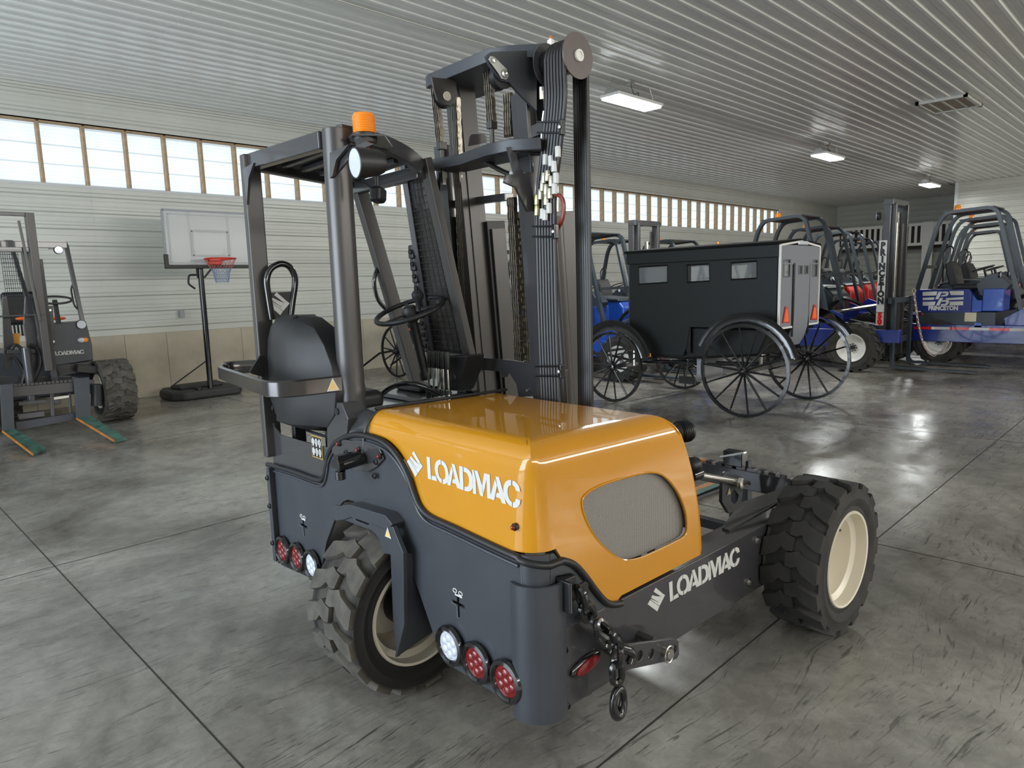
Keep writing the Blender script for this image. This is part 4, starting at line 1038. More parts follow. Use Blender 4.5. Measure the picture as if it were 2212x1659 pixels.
chain('lift_chain', PMX(1098, 205, -.02), PMX(1100, 292, -.02), .036, 3)
chain('lift_chain', PMX(1106, 430, -.02), PMX(1122, 776, -.02), .036, 3)
chain('lift_chain', PMX(1129, 460, .02), PMX(1143, 778, .02), .034, 3)
# lower carriage plate
q = [P(a, b, 0, .90) for a, b in ((1032, 772), (1080, 776), (1215, 792), (1220, 800), (1218, 815), (1165, 812), (1165, 855), (1120, 858), (1115, 830), (1100, 806), (1092, 806), (1090, 815), (1084, 816), (1080, 803), (1032, 798))]
MB().prism(q, (.025, 0, 0)).build('carriage_plate', M_charg, fork, bevel=.002)
for px, py in ((1160, 795), (1163, 812), (1141, 843)): p = P(px, py, 0, .90); MB().lathe([(.010, 0), (.010, .008), (.0001, .010)], p, (-1, 0, 0), 6).build('hex_bolt', M_chrome, fork)
# bracket under the upper crossmember with window, and the lower horn
q1 = [(1095, 318), (1168, 312), (1168, 470), (1150, 455), (1138, 458), (1112, 405), (1100, 400), (1088, 395), (1092, 378), (1110, 376)]
fr = lambda pts: [(P(a, b, 1, -.23).x, P(a, b, 1, -.23).z) for a, b in pts]
plate('mast_bracket', [fr(q1), fr([(1113, 330), (1140, 328), (1150, 350), (1150, 372), (1128, 374), (1118, 350)])], (0, -.23, 0), (1, 0, 0), (0, 0, 1), .014, M_charg, fork, bevel=.002)
MB().prism(PP([(1015, 296), (1020, 290), (1046, 289), (1050, 294), (1052, 308), (1012, 316)], 1, .10), (0, .008, 0)).build('sensor_tab', M_charg, fork)
MB().cyl(P(1124, 268, 0, .84), P(1124, 296, 0, .84), .011, 12).build('anchor_rod', M_steelb, fork)
p = P(1124, 292, 0, .84); MB().lathe([(.018, 0), (.018, .02), (.0001, .02)], p, (0, 0, 1), 6).build('anchor_nut', M_chrome, fork)

# ---- hose pulley and hose bundles ----
pc = P(1247, 121, 1, -.45)
MB().lathe([(.092, 0), (.092, .006), (.02, .006), (.0001, .006)], pc, (0, -1, 0), 48).build('pulley_disc', mat('taupe_steel', (.13, .11, .105), .4, .5), fork, label='taupe steel disc with pale ring')
MB().lathe([(.024, .0), (.024, .010), (.015, .010), (.015, .006), (.0001, .006)], pc + V((0, -.006, 0)), (0, -1, 0), 28).build('pulley_ring', M_rimw, fork)
MB().lathe([(.060, 0), (.060, .16)], pc, (0, 1, 0), 40).build('pulley_drum', M_blackg, fork)
MB().lathe([(.092, 0), (.092, .006), (.0001, .006)], pc + V((0, .165, 0)), (0, 1, 0), 40).build('pulley_disc', M_charg, fork)
NH = 7
for i in range(NH):     # hoses: up from the mast side, over the pulley, down to the front of the machine
    y = -.438 + .0175 * i; yr = -.442 + .0115 * i; yb = -.352 + .0175 * i
    r = .068
    arcp = [V((pc.x - math.cos(a) * r, y + (yr - y) * a / pi, pc.z + math.sin(a) * r)) for a in [pi * j / 10 for j in range(11)]]
    back = [V((.84, yb + .012, .93)), V((.80, yb, 1.05)), V((.79, yb, 1.3)), V((.785, yb, 1.7)), V((.785, yb - .005, 2.05)), V((.778, y * .55 + yb * .45, 2.25)), V((pc.x - .068, y, 2.45)), V((pc.x - .068, y, 2.55))]
    dn = [V((pc.x + .068, yr, 2.55)), V((pc.x + .070, yr, 2.0)), V((pc.x + .075, yr + .003, 1.4)), V((pc.x + .07, yr + .004, .95)), V((pc.x + .03, yr + .004, .75))]
    MB().tube(spline(back, 5) + arcp + spline(dn, 5), .0098, 8).build('hydraulic_hose', M_hose, fork)
# clamps across the bundle
for py_, w_ in ((275, 0), (500, 1), (802, 2)):
    a = P((1160, 1150, 1157)[w_], py_, 0, .760); b = P((1214, 1200, 1212)[w_], py_, 0, .760)
    for dz_ in (-.022, .022): MB().bar(a + V((0, 0, dz_)), b + V((0, 0, dz_)), .010, .008).build('hose_clamp', M_blackg, fork, bevel=.002)
    MB().box(-.012, .012, -.010, .010, -.032, .032).build('clamp_end', M_blackg, fork, bevel=.005).location = b
    p_ = b + V((-.014, .0, 0)); MB().lathe([(.008, 0), (.008, .006), (.0001, .008)], p_, (-1, 0, 0), 6).build('clamp_bolt', M_chrome, fork)
MB().bar(P(1150, 285, 0, .80), P(1180, 272, 0, .78), .01, .05).build('clamp_arm', M_charg, fork)
# hose couplings and tags
fit = [(1178, 345, 'w'), (1190, 348, 'w'), (1205, 328, 'w'), (1197, 360, 'w'), (1175, 385, 'c'), (1183, 380, 'c'), (1191, 392, 'c'), (1201, 385, 'w'), (1172, 402, 'c'), (1180, 410, 'c'), (1188, 418, 'c'), (1198, 408, 'w'), (1168, 420, 'c'), (1180, 432, 'c'), (1160, 432, 'z'), (1160, 455, 'z'), (1186, 450, 'w'), (1172, 462, 'w'), (1178, 465, 'w')]
for px, py, ty in fit:
    c = P(px, py, 0, .765); m_ = {'w': M_white, 'c': mat('cream_coupling', (.50, .48, .38), .35, .5), 'z': mat('yellow_zinc_coupling', (.45, .42, .20), .3, .8)}[ty]
    MB().lathe([(.0115, -.022), (.0125, -.020), (.0125, .020), (.0115, .022)], c, (.05, .03 * (1 if px > 1185 else -1), 1), 8).build('hose_tag' if ty == 'w' else 'hose_coupling', m_, fork)
# cross hose with couplings between the rails
MB().tube(spline([PMX(945, 410, -.12), PMX(955, 375, -.13), PMX(985, 342, -.13), PMX(1030, 343, -.12), PMX(1090, 372, -.1), PMX(1112, 377, -.08), PMX(1160, 381, -.06)], 6), .011, 8).build('cross_hose', M_hose, fork)
a, b = PMX(1126, 379, -.085), PMX(1148, 381, -.07); MB().cyl(a, b, .014, 8).build('hose_coupling', M_label, fork)
a, b = PMX(1104, 374, -.09), PMX(1116, 377, -.09); MB().cyl(a, b, .0125, 8).build('hose_tag', M_white, fork)
# looped red-brown hose at the right
M_rh = mat('red_brown_hose', (.20, .03, .02), .35)
MB().tube(spline([P(1198, 420, 0, .78), P(1212, 425, 0, .78), P(1218, 445, 0, .78), P(1214, 475, 0, .78), P(1203, 500, 0, .80), P(1198, 540, 0, .80), P(1196, 570, 0, .80)], 6), .009, 8).build('looped_hose', M_rh, fork)
MB().tube(spline([P(1175, 240, 0, .79), P(1172, 265, 0, .79), P(1170, 300, 0, .79)], 4), .006, 8).build('grease_line', M_chrome, fork)
p = P(1170, 215, 0, .79); MB().cyl(p, p + V((0, 0, .05)), .011, 8).build('line_fitting', M_chrome, fork)
a = P(1178, 150, 0, .79); MB().cyl(a, a + V((0, 0, -.08)), .006, 8).build('cable_sleeve', M_white, fork)
# ---- forks and carriage in front ----
k = MB(); k.box(1.02, 1.07, -.52, .52, .42, .50); k.build('carriage_bar', M_charg, fork, bevel=.004)
k = MB(); k.box(1.02, 1.07, -.52, .52, .86, .93); k.build('carriage_bar', M_charg, fork, bevel=.004)
# ---- tow chain and tie bar at the rear corner ----
M_blk = mat('wet_black_paint', (.010, .010, .011), .18, coat=.6)
br_ = MB(); br_.box(.10, .165, YS - .03, YS, .655, .745); br_.box(.10, .112, YS - .06, YS, .635, .745); br_.build('chain_bracket', M_black, fork, bevel=.006)
MB().prism(PP([(1255, 1262), (1266, 1256), (1272, 1262), (1272, 1296), (1255, 1296)], 1, YS - .04), (0, .01, 0)).build('hook_plate', M_black, fork, bevel=.002)
link_c = {}
def chain_links(pts, L_=.062, w=.040, r=.0075, mtl=M_blk, parent=fork, name='chain_link', tw0=0.):
    P_ = [V(p) for p in pts]; ln = [0]
    for a, b in zip(P_[:-1], P_[1:]): ln.append(ln[-1] + (b - a).length)
    step = L_ - 2.6 * r; n = int(ln[-1] / step); key = (L_, w, r, mtl.name)
    if key not in link_c:
        hl_, hw = (L_ - w) / 2, w / 2 - r
        path = [(hl_ + hw * math.cos(a), hw * math.sin(a), 0) for a in [-pi / 2 + pi * i / 6 for i in range(7)]] + [(-hl_ + hw * math.cos(a), hw * math.sin(a), 0) for a in [pi / 2 + pi * i / 6 for i in range(7)]]
        me = MB().tube(path, r, 7, closed=True, up=(0, 0, 1)).mesh(name); me.materials.append(mtl); link_c[key] = me
    first = None
    for i in range(n):
        s_ = (i + .5) * step
        for j in range(len(ln) - 1):
            if ln[j] <= s_ <= ln[j + 1]: break
        c = P_[j].lerp(P_[j + 1], (s_ - ln[j]) / max(1e-6, ln[j + 1] - ln[j])); t = (P_[j + 1] - P_[j]).normalized()
        o = D.objects.new(name, link_c[key]); q = t.to_track_quat('X', 'Z').to_matrix().to_4x4()
        o.matrix_local = Matrix.Translation(c) @ q @ Matrix.Rotation(tw0 + (pi / 2) * (i % 2) + .3, 4, 'X'); put(o, parent)
yc = YS - .05
cp = spline([P(1252, 1272, 1, yc), P(1262, 1310, 1, yc), P(1285, 1345, 1, yc), P(1310, 1380, 1, yc - .02), P(1332, 1405, 1, yc - .03)], 5)
chain_links(cp, .10, .066, .0125)
cp = spline([P(1290, 1350, 1, yc - .03), P(1318, 1372, 1, yc - .04), P(1338, 1400, 1, yc - .05)], 5)
chain_links(cp, .10, .066, .0125, tw0=.8)
yc2 = YS - .09
chain_links([P(1333, 1395, 1, yc2), P(1332, 1440, 1, yc2), P(1334, 1490, 1, yc2)], .098, .064, .012)
# end hook: open ring, thick at the bottom
hc = P(1336, 1517, 1, yc2)
hkp = [hc + V((.028 * math.cos(a), 0, .050 * math.sin(a))) for a in [2 * pi * i / 24 for i in range(24)]]
MB().tube(hkp, .014, 10, closed=True, scales=[1 + .35 * max(0, -math.sin(2 * pi * i / 24)) for i in range(24)]).build('chain_hook', M_blk, fork)
# hook clevis on the tie bar
a = P(1325, 1410, 1, yc2 + .02); b = P(1358, 1418, 1, yc2)
MB().tube(spline([a + V((-.03, 0, .01)), a + V((0, 0, .025)), b + V((-.01, 0, .03)), b + V((.015, -.005, 0)), b + V((.0, -.005, -.025))], 5), .017, 10, scales=None).build('grab_hook', M_blk, fork)
ty = YS - .08
tb = [(1342, 1396), (1350, 1392), (1448, 1378), (1458, 1379), (1463, 1385), (1464, 1412), (1459, 1422), (1450, 1425), (1352, 1446), (1343, 1442)]
f2 = lambda pts: [(P(a, b, 1, ty).x, P(a, b, 1, ty).z) for a, b in pts]
def hole(px, py, r=.017): c = P(px, py, 1, ty); return [(c.x + r * math.cos(a), c.z + r * 1.15 * math.sin(a)) for a in [2 * pi * i / 18 for i in range(18)]]
plate('tie_bar', [f2(tb), hole(1355, 1419, .019), hole(1379, 1415), hole(1404, 1411), hole(1453, 1403)], (0, ty, 0), (1, 0, 0), (0, 0, 1), .014, M_charg, fork, bevel=.002)
c = P(1435, 1409, 1, ty - .01); MB().cyl(c + V((0, .1, 0)), c + V((0, -.03, 0)), .017, 18).build('clevis_pin', M_chrome, fork)
MB().tube([c + V((.026 * math.cos(a), -.022, .032 * math.sin(a))) for a in [2 * pi * i / 20 for i in range(20)]], .003, 6, closed=True).build('lynch_ring', M_chrome, fork)
c = P(1393, 1376, 1, YS - .03); MB().cyl(c + V((0, .03, 0)), c + V((0, -.045, 0)), .017, 14).build('pivot_bolt', M_steelb, fork)

# ================================================================== background
def W(px, py, ax, val):
    """world point seen at a pixel, on the plane axis=val"""
    d = RB @ V((px - CX, py - CY, FPX)); t = (val - CF[ax]) / d[ax]; return CF + d * t
def WP(pts, ax, val, off=V((0, 0, 0))): return [W(a, b, ax, val) - off for a, b in pts]

# ---- truck-mounted forklifts in rows; local x forward, y left, origin on the floor under the tail ----
def truck_forklift(body, dark, frame, label, mast_x=2.45, mast=True, big=True, canopy=False, logo=False, hoodm=None):
    hoodm = hoodm or body
    t = empty('forklift', (0, 0, 0), 0, label=label, cat='forklift', group='blue and red forklifts parked in the back of the hall')
    for s in (-1, 1):
        k = MB(); k.prism([(0, s * 1.0, .42), (2.05, s * 1.0, .42), (2.25, s * 1.0, .52), (2.9, s * 1.0, .52), (2.9, s * 1.0, .74), (0, s * 1.0, .74)], (0, -s * .14, 0)); k.build('frame_beam', dark, t, bevel=.01)
    MB().box(.0, .12, -.9, .9, .42, .74).build('tail_beam', dark, t, bevel=.01)
    MB().box(.05, 1.3, -.97, .97, .72, .97).build('lower_housing', M_slate, t, bevel=.01)
    MB().prism([(.14, -.98, .96), (.02, -.98, 1.06), (.02, -.98, 1.38), (.86, -.98, 1.38), (.92, -.98, 1.32), (.92, -.98, .96)], (0, .36, 0)).build('side_tank', body if not logo else dark, t, bevel=.006)
    MB().prism([(.92, -.94, .96), (.92, -.94, 1.30), (1.0, -.94, 1.18), (1.08, -.94, 1.18), (1.08, -.94, .98)], (0, .5, 0)).build('step_panel', body, t, bevel=.006)
    MB().box(1.08, 1.40, -.96, -.40, .98, 1.38).build('front_tank', body, t, bevel=.02)
    MB().prism([(.03, .1, .96), (.0, .1, 1.15), (.10, .1, 1.45), (.35, .1, 1.52), (1.25, .1, 1.46), (1.4, .1, 1.3), (1.42, .1, .96)], (0, .86, 0)).build('engine_hood', hoodm, t, bevel=.05, seg=3)
    k = MB(); k.prism([(.12, .08, 1.46), (.36, .08, 1.55), (1.25, .08, 1.49), (1.3, .08, 1.44)], (0, .9, 0)); k.build('hood_lid', M_slate, t, bevel=.02)
    k = MB(); k.prism([(1.45, -.965, .74), (1.42, -.965, .86), (1.75, -.965, 1.08), (1.95, -.965, 1.0), (1.95, -.965, .74)], (0, .05, 0)); k.build('pillar_foot', dark, t, bevel=.006)
    MB().prism([(1.0, -.80, 1.28), (.94, -.80, 1.45), (1.10, -.80, 1.62), (1.26, -.80, 1.66), (1.46, -.80, 1.45), (1.25, -.80, 1.1)], (0, .30, 0)).build('dash_cowl', M_slate, t, bevel=.008)
    k = MB(); k.prism([(.52, -.75, 1.42), (.44, -.75, 1.66), (.42, -.75, 1.86), (.50, -.75, 1.90), (.60, -.75, 1.72), (.66, -.75, 1.45)], (0, .46, 0)); k.build('seat_back', M_vinyl, t, bevel=.03, seg=3)
    MB().box(.55, 1.0, -.75, -.30, 1.36, 1.47).build('seat_cushion', M_vinyl, t, bevel=.04, seg=3)
    # overhead guard, bent tube frame
    for s in (-.90, -.05 if not canopy else .30):
        k = MB(); k.sweep(fillet([(.02, s, 1.36), (.30, s, 2.55), (.42, s, 2.76), (1.10, s, 2.80), (1.22, s, 2.72), (1.66, s, .98)], .16, 5), [(-.028, -.045), (.028, -.045), (.028, .045), (-.028, .045)], up=(0, 1, 0)); k.build('guard_frame', frame, t, smooth=30)
    y2 = -.05 if not canopy else .30
    MB().prism([(.38, -.93, 2.76), (1.16, -.93, 2.80), (1.16, y2, 2.80), (.38, y2, 2.76)], (0, 0, .02)).build('guard_roof', frame, t)
    MB().bar((.12, -.9, 1.80), (.12, y2, 1.80), .04, .06).build('guard_rail', frame, t)
    MB().bar((1.62, -.9, 1.72), (1.62, y2, 1.72), .04, .05).build('guard_rail', frame, t)
    b_ = MB().lathe([(.055, 0), (.06, .03), (.0001, .03)], (.5, -.45, 2.80), (0, 0, 1), 16).build('beacon_base', M_black, t)
    MB().lathe([(.052, .03), (.052, .10), (.04, .12), (.0001, .12)], (.5, -.45, 2.80), (0, 0, 1), 20).build('beacon_lens', M_amber, b_)
    MB().tube([(1.05, -.5, 1.5), (1.0, -.52, 1.72)], .02, 8).build('steering_column', M_black, t)
    MB().tube([V((.98 + .16 * math.cos(a), -.52 + .18 * math.sin(a), 1.74 + .05 * math.cos(a))) for a in [2 * pi * i / 24 for i in range(24)]], .013, 6, closed=True).build('steering_wheel', M_black, t)
    MB().tube(fillet([(.30, -.32, 1.5), (.28, -.32, 2.1), (.40, -.32, 2.2), (.46, -.32, 2.1), (.40, -.32, 1.85), (.44, -.32, 1.5)], .1, 4), .014, 6).build('hip_guard', M_black, t)
    lamp_ = MB().cyl((1.30, -.98, 1.62), (1.33, -.98, 1.62), .05, 12).build('work_lamp', M_black, t); MB().cyl((1.331, -.98, 1.62), (1.34, -.98, 1.62), .042, 12).build('lamp_glass', M_clear, lamp_)
    wheel(t, (.42, -.82, .415), R=.415, Wd=.36, rim=.235, rimmat=M_rimw, dish=.16, rubber=M_rubber, lugs=14, bolts=8).name = 'rear_wheel'
    for s in (-1, 1):
        fwx = 2.2; w_ = wheel(t, (fwx, s * 1.02, .43), R=.43, Wd=.42, rim=.24, out=s, rimmat=M_rimw, dish=.12, rubber=M_rubber, lugs=18, bolts=8); w_.name = 'front_wheel'
    if mast:
        x = mast_x
        for s in (-1, 1):
            for dx, dy, zt_, w_ in ((0, .40, 2.98, .07), (.07, .33, 2.92, .06)):
                k = MB(); k.box(x + dx - .06, x + dx + .06, s * dy - w_ / 2, s * dy + w_ / 2, .22, zt_); k.build('mast_rail', M_charg, t, bevel=.006)
            k = MB(); k.box(x - .04, x + .0, s * .27 - .015, s * .27 + .015, .5, 2.8); k.build('lift_chain', M_chain, t)
        MB().cyl((x - .02, .12, .4), (x - .02, .12, 2.6), .04, 14).build('lift_cylinder', M_chrome, t)
        for z in (.5, 2.94): MB().box(x - .06, x + .10, -.44, .44, z - .05, z + .05).build('mast_tie', M_charg, t, bevel=.006)
        for z in (.50, 1.22): MB().box(x + .13, x + .18, -.62, .62, z - .05, z + .05).build('carriage_bar', M_slate, t, bevel=.006)
        MB().bar((1.6, -.4, .8), (x, -.4, .62), .10, .08).build('reach_arm', M_slate, t, bevel=.01)
        MB().bar((1.6, .4, .8), (x, .4, .62), .10, .08).build('reach_arm', M_slate, t, bevel=.01)
        MB().cyl((1.5, -.2, 1.0), (x - .05, -.2, 1.15), .03, 12).build('tilt_cylinder', M_chrome, t)
        for s in (-.48, .48):
            k = MB(); k.prism([(x + .18, s - .06, 1.28), (x + .18, s - .06, .06), (x + .22, s - .06, .03), (x + 1.5, s - .06, .03), (x + 1.5, s - .06, .045), (x + .26, s - .06, .075), (x + .225, s - .06, .12), (x + .225, s - .06, 1.28)], (0, .12, 0)); k.build('fork_tine', M_slate, t)
        MB().tube(spline([(1.3, 0, 1.0), (1.6, .0, 1.25), (2.0, .0, 1.1), (x - .1, 0, .8)], 5), .035, 8).build('hose_carrier', M_black, t)
    return t
FWR = -pi / 2
# A: the one with the tall mast and vertical lettering
tA = truck_forklift(M_slate, M_dblue, M_slate, hoodm=M_slate, label='blue forklift with the tall lettered mast standing right of the black buggy')
tA.location = (13.95, 6.57, 0); tA.rotation_euler = (0, 0, FWR)
def word_poly(name, s, size, o, u, v, mtl, parent, sx=1., off=.01): return text_mesh(name, s, size, o, u, v, .004, mtl, parent, sx=sx, off=off)
# vertical label on the mast rail
k = MB().box(2.38, 2.42, -.442, -.437, 1.02, 2.28).build('mast_label', M_white, tA)
for i, ch_ in enumerate('PRINCETON'):
    word_poly('label_letter', ch_, .15, (2.41, -.4445, 2.19 - .122 * i), (1, 0, 0), (0, 0, 1), M_black, k, sx=.9)
k.scale = (1, 1, 1)
k2 = MB().box(2.345, 2.475, -.4408, -.437, 1.02, 2.28).build('mast_label', M_white, tA)
k3 = MB().box(2.345, 2.475, -.4408, -.437, .78, 1.01).build('mast_label', mat('pink_label', (.70, .42, .40), .5), tA)
k4 = word_poly('label_letter', '5', .13, (2.41, -.4445, .95), (1, 0, 0), (0, 0, 1), M_redp, k3); word_poly('label_letter', '0', .13, (2.41, -.4445, .84), (1, 0, 0), (0, 0, 1), M_redp, k3)
sl = MB().cyl((2.32, -.50, 2.70), (2.36, -.50, 2.70), .07, 18).build('work_lamp', M_black, tA); MB().cyl((2.31, -.505, 2.70), (2.32, -.505, 2.70), .06, 16).build('lamp_glass', M_clear, sl)

# B: the blue one at the right edge, with lettered side tank, tape and chain
tB = truck_forklift(M_blue, M_dblue, M_slate, 'blue forklift at the right edge with a white logo on its side tank', logo=True, hoodm=M_slate, mast_x=2.9)
tB.location = (15.68, 3.94, 0); tB.rotation_euler = (0, 0, FWR)
def bl(px, py, y=-.984): p = W(px, py, 0, 15.68 + y); return V((3.94 - p.y, y, p.z))
word_poly('tank_lettering', 'PRINCETON', .105, bl(2037, 666), (1, 0, 0), (0, 0, 1), M_white, tB, sx=.82, off=.006)
# emblem: bars with two slanted letters
def q4(pts): return [bl(1990 + (x - 930) / 3.857, 400 + y / 3.857) if False else bl(1750 + x / 3.857, 400 + y / 3.857) for x, y in pts]
em = [[(938, 890), (1060, 885), (1052, 918), (938, 922)], [(938, 938), (1036, 935), (1030, 955), (938, 958)], [(938, 972), (1046, 970), (1036, 1002), (938, 1004)],
      [(1160, 882), (1280, 880), (1280, 915), (1172, 916)], [(1126, 942), (1278, 932), (1278, 952), (1140, 958)], [(1165, 970), (1275, 967), (1275, 1000), (1160, 1002)],
      [(1072, 888), (1100, 887), (1068, 950), (1042, 950)], [(1104, 887), (1145, 886), (1156, 898), (1150, 915), (1138, 925), (1090, 928), (1096, 916), (1128, 912), (1132, 902), (1100, 900)],
      [(1082, 940), (1108, 938), (1076, 1002), (1048, 1002)], [(1100, 958), (1150, 956), (1160, 970), (1150, 992), (1134, 1002), (1086, 1003), (1092, 990), (1124, 988), (1134, 978), (1128, 970), (1096, 972)]]
k = MB()
for pl in em: k.prism(q4(pl), (0, -.003, 0))
k.build('tank_emblem', M_white, tB, smooth=0)
for i in range(7):
    a_ = 1972 + 34 * i; c0_, c1_ = bl(a_, 709, -1.002), bl(a_ + 34, 709, -1.002)
    MB().box(.0 + .30 * i + .02, .32 + .30 * i, -1.003, -1.0, .645, .695).build('reflective_tape', M_redp if i % 2 == 0 else M_white, tB, smooth=0)
p = bl(1991, 679); MB().lathe([(.03, 0), (.03, .015), (.0001, .02)], p, (0, -1, 0), 14).build('marker_lamp', M_red, tB)
p = bl(2096, 685); MB().box(p.x - .09, p.x + .09, -.978, -.974, p.z - .08, p.z + .08).build('data_plate', M_label, tB)
MB().box(1.0, 1.10, -1.0, -.98, .70, .78).build('chain_eye', M_blue, tB)
cpts = spline([bl(1974, 632, -1.03), bl(1978, 660, -1.04), bl(1984, 700, -1.05), bl(1993, 738, -1.05), bl(2005, 760, -1.05), bl(2018, 768, -1.05), bl(2035, 758, -1.05), bl(2048, 738, -1.04)], 6)
chain_links(cpts, .075, .045, .008, mtl=mat('pale_chain', (.62, .50, .44), .4, .6), parent=tB)
MB().tube([bl(1974, 628, -1.03) + V((.03 * math.cos(a), 0, .04 * math.sin(a))) for a in [2 * pi * i / 14 for i in range(14)]], .01, 6, closed=True).build('chain_hook', M_label, tB)

# prototypes to copy: red and blue
tR = truck_forklift(M_redp, M_dblue, M_slate, mast=False, label='red forklift directly behind the lettered mast forklift, second in its row')
def place(o, near_x, rear_y, label=None, s=1.0):
    o.location = (near_x + 1.0 * s, rear_y, 0); o.rotation_euler = (0, 0, FWR); o.scale = (s, s, s)
    if label: o['label'] = label
    return o
place(tR, 16.4, 7.45)
def another(src, near_x, rear_y, label, s=1.): return place(copy_tree(src), near_x, rear_y, label, s)
another(tR, 19.0, 7.9, 'red forklift third in the row behind the buggy, seen between guard frames')
another(tR, 22.9, 8.9, 'red forklift fourth in the row behind the buggy, near the back corner')
another(tR, 25.9, 9.4, 'farthest red forklift of the row left of the tall lettered mast')
another(tR, 17.25, 4.25, 'red forklift directly behind the blue one with the side logo')
another(tR, 19.9, 4.75, 'red forklift second behind the blue logo forklift, right part of the hall')
another(tR, 23.6, 5.5, 'red forklift farthest back in front of the pale right wall')
another(tR, 22.3, 1.9, 'red forklift cut by the right edge of the picture, its guard tops showing')
tBl = truck_forklift(M_blue, M_blue, M_slate, 'bright blue forklift behind the black hoses, left of the buggy', mast_x=1.95, canopy=True)
place(tBl, 9.75, 9.05, s=.92)
tBm = truck_forklift(M_blue, M_blue, M_slate, 'blue forklift seen between the mast rails, behind the dark carriage', mast=False, canopy=True)
place(tBm, 10.25, 11.62, s=.86)
another(tR, 12.5, 10.4, 'red forklift with brown canopy standing behind the bright blue one', .93)
another(tBm, 14.95, 10.55, 'forklift whose guard top shows above the middle of the buggy roof', .95)
another(tR, 18.6, 10.9, 'forklift whose guard top shows above the rear of the buggy roof', .95)

# ---- black buggy ----
bug = empty('horse_buggy', (8.8, 4.8, 0), 0, label='black closed horse-drawn buggy with grey back panel and orange triangles', cat='buggy')
BO = V((8.8, 4.8, 0))
M_bug = mat('buggy_black', (.008, .009, .009), .5, spec=.3, bump=.15, bscale=500)
M_bgrey = mat('buggy_grey', (.20, .21, .24), .6, bump=.3, bscale=400)
M_btrim = mat('buggy_white_trim', (.78, .77, .74), .5)
XL, XR_, YB, YF = -.55, .62, -1.10, 1.05
def bodybox(z0, z1, y0, y1, x0, x1): k = MB(); k.box(x0, x1, y0, y1, z0, z1); return k
# side wall with three window openings (near side x=XL)
def wyz(pts, xw): return [(p.y - BO.y, p.z) for p in WP(pts, 0, 8.8 + xw)]
side_out = [(YB, 1.07), (YB, 2.09), (YF, 2.09), (YF, .98), (YF - .04, .82), (YF - .12, .72), (YF - .25, .68), (.18, .68), (.12, .80), (.08, 1.07)]
wins = [[(1380, 577), (1443, 573), (1443, 610), (1381, 614)], [(1484, 573), (1533, 570), (1534, 607), (1485, 610)], [(1580, 568), (1636, 564), (1636, 601), (1580, 604)]]
for sgn, xw in ((-1, XL), (1, XR_)):
    lp = [wyz(w_, xw) for w_ in (wins if sgn < 0 else [[(a, b) for a, b in w_] for w_ in wins])]
    if sgn > 0: lp = [wyz(w_, XL) for w_ in wins]
    plate('side_wall', [side_out] + lp, (xw, 0, 0), (0, 1, 0), (0, 0, 1), .025, M_bug, bug, bevel=.003)
    for w_ in lp:
        MB().tube([V((xw - .014 * (1 if sgn < 0 else -1), a, b)) for a, b in w_], .011, 4, closed=True).build('window_frame', M_bug, bug)
        ys_ = [a for a, b in w_]; zs_ = [b for a, b in w_]
        MB().box(xw - .003, xw + .003, min(ys_), max(ys_), min(zs_), max(zs_)).build('window_pane', M_glass, bug)
k = MB(); k.prism([(XL + .06, .20, .62), (XL + .06, YB + .25, .72), (XL + .06, YB + .1, 1.07), (XL + .06, YF - .1, 1.07), (XL + .06, YF - .12, .70), (XL + .06, YF - .3, .62)], (XR_ - XL - .12, 0, 0)); k.build('body_tub', M_bug, bug, bevel=.04, seg=3)
MB().box(XL, XR_, YF - .03, YF, .95, 2.09).build('front_wall', M_bug, bug)
MB().box(XL - .005, XL + .004, .07, .13, .72, 1.98).build('door_edge', M_blackg, bug)
k = MB(); k.prism([(XL - .06, YB - .03, 2.08), (XL - .06, YB - .03, 2.115), (.03, YB - .03, 2.165), (XR_ + .06, YB - .03, 2.115), (XR_ + .06, YB - .03, 2.08)], (0, YF - YB + .09, 0)); k.build('roof', mat('roof_canvas', (.006, .006, .006), .9, spec=.2), bug, bevel=.008)
MB().box(XL - .045, XL - .0, YB - .02, YF + .03, 1.93, 2.085).build('roof_valance', M_bug, bug, bevel=.01)
# rear wall
def rx(px, py): p = W(px, py, 1, 4.8 + YB); return (p.x - 8.8, p.z)
rear = [rx(1684, 524), rx(1740, 515), rx(1773, 533), rx(1766, 690), rx(1745, 694), rx(1712, 700), rx(1681, 706)]
XLr, XRr = rear[0][0], rear[2][0]
wn1 = [rx(a, b) for a, b in ((1689, 562), (1703, 561), (1702, 597), (1688, 598))]; wn2 = [rx(a, b) for a, b in ((1752, 562), (1762, 562), (1761, 597), (1751, 597))]
plate('rear_wall', [[(XL, 1.07), (XL, 2.08), (.03, 2.14), (XR_, 2.08), (XR_, 1.07)], wn1, wn2], (0, YB - .013, 0), (1, 0, 0), (0, 0, 1), .02, M_bgrey, bug, bevel=.002)
for w_ in (wn1, wn2):
    MB().tube([V((a, YB - .026, b)) for a, b in w_], .012, 4, closed=True).build('window_frame', M_bgrey, bug)
    MB().box(min(a for a, b in w_), max(a for a, b in w_), YB - .012, YB - .008, min(b for a, b in w_), max(b for a, b in w_)).build('window_pane', M_glass, bug)
dx0, dx1 = rx(1710, 600)[0], rx(1741, 600)[0]
k = MB(); db_ = [(0, 1.86), (0, 1.20), (.01, 1.05), (.05, .92), (.11, .82)]
k.prism([(dx0, YB - .045 + y, z) for y, z in db_] + [(dx0, YB - .02 + y, z) for y, z in db_[::-1]], (dx1 - dx0, 0, 0)); k.build('rear_door', M_bgrey, bug, smooth=50)
for x_ in (dx0 - .03, dx1 + .005): MB().box(x_, x_ + .025, YB - .04, YB - .02, .95, 1.86).build('door_post', M_blackg, bug)
MB().box(XL, XR_, YB - .035, YB - .02, 1.845, 1.86).build('door_rail', M_bgrey, bug)
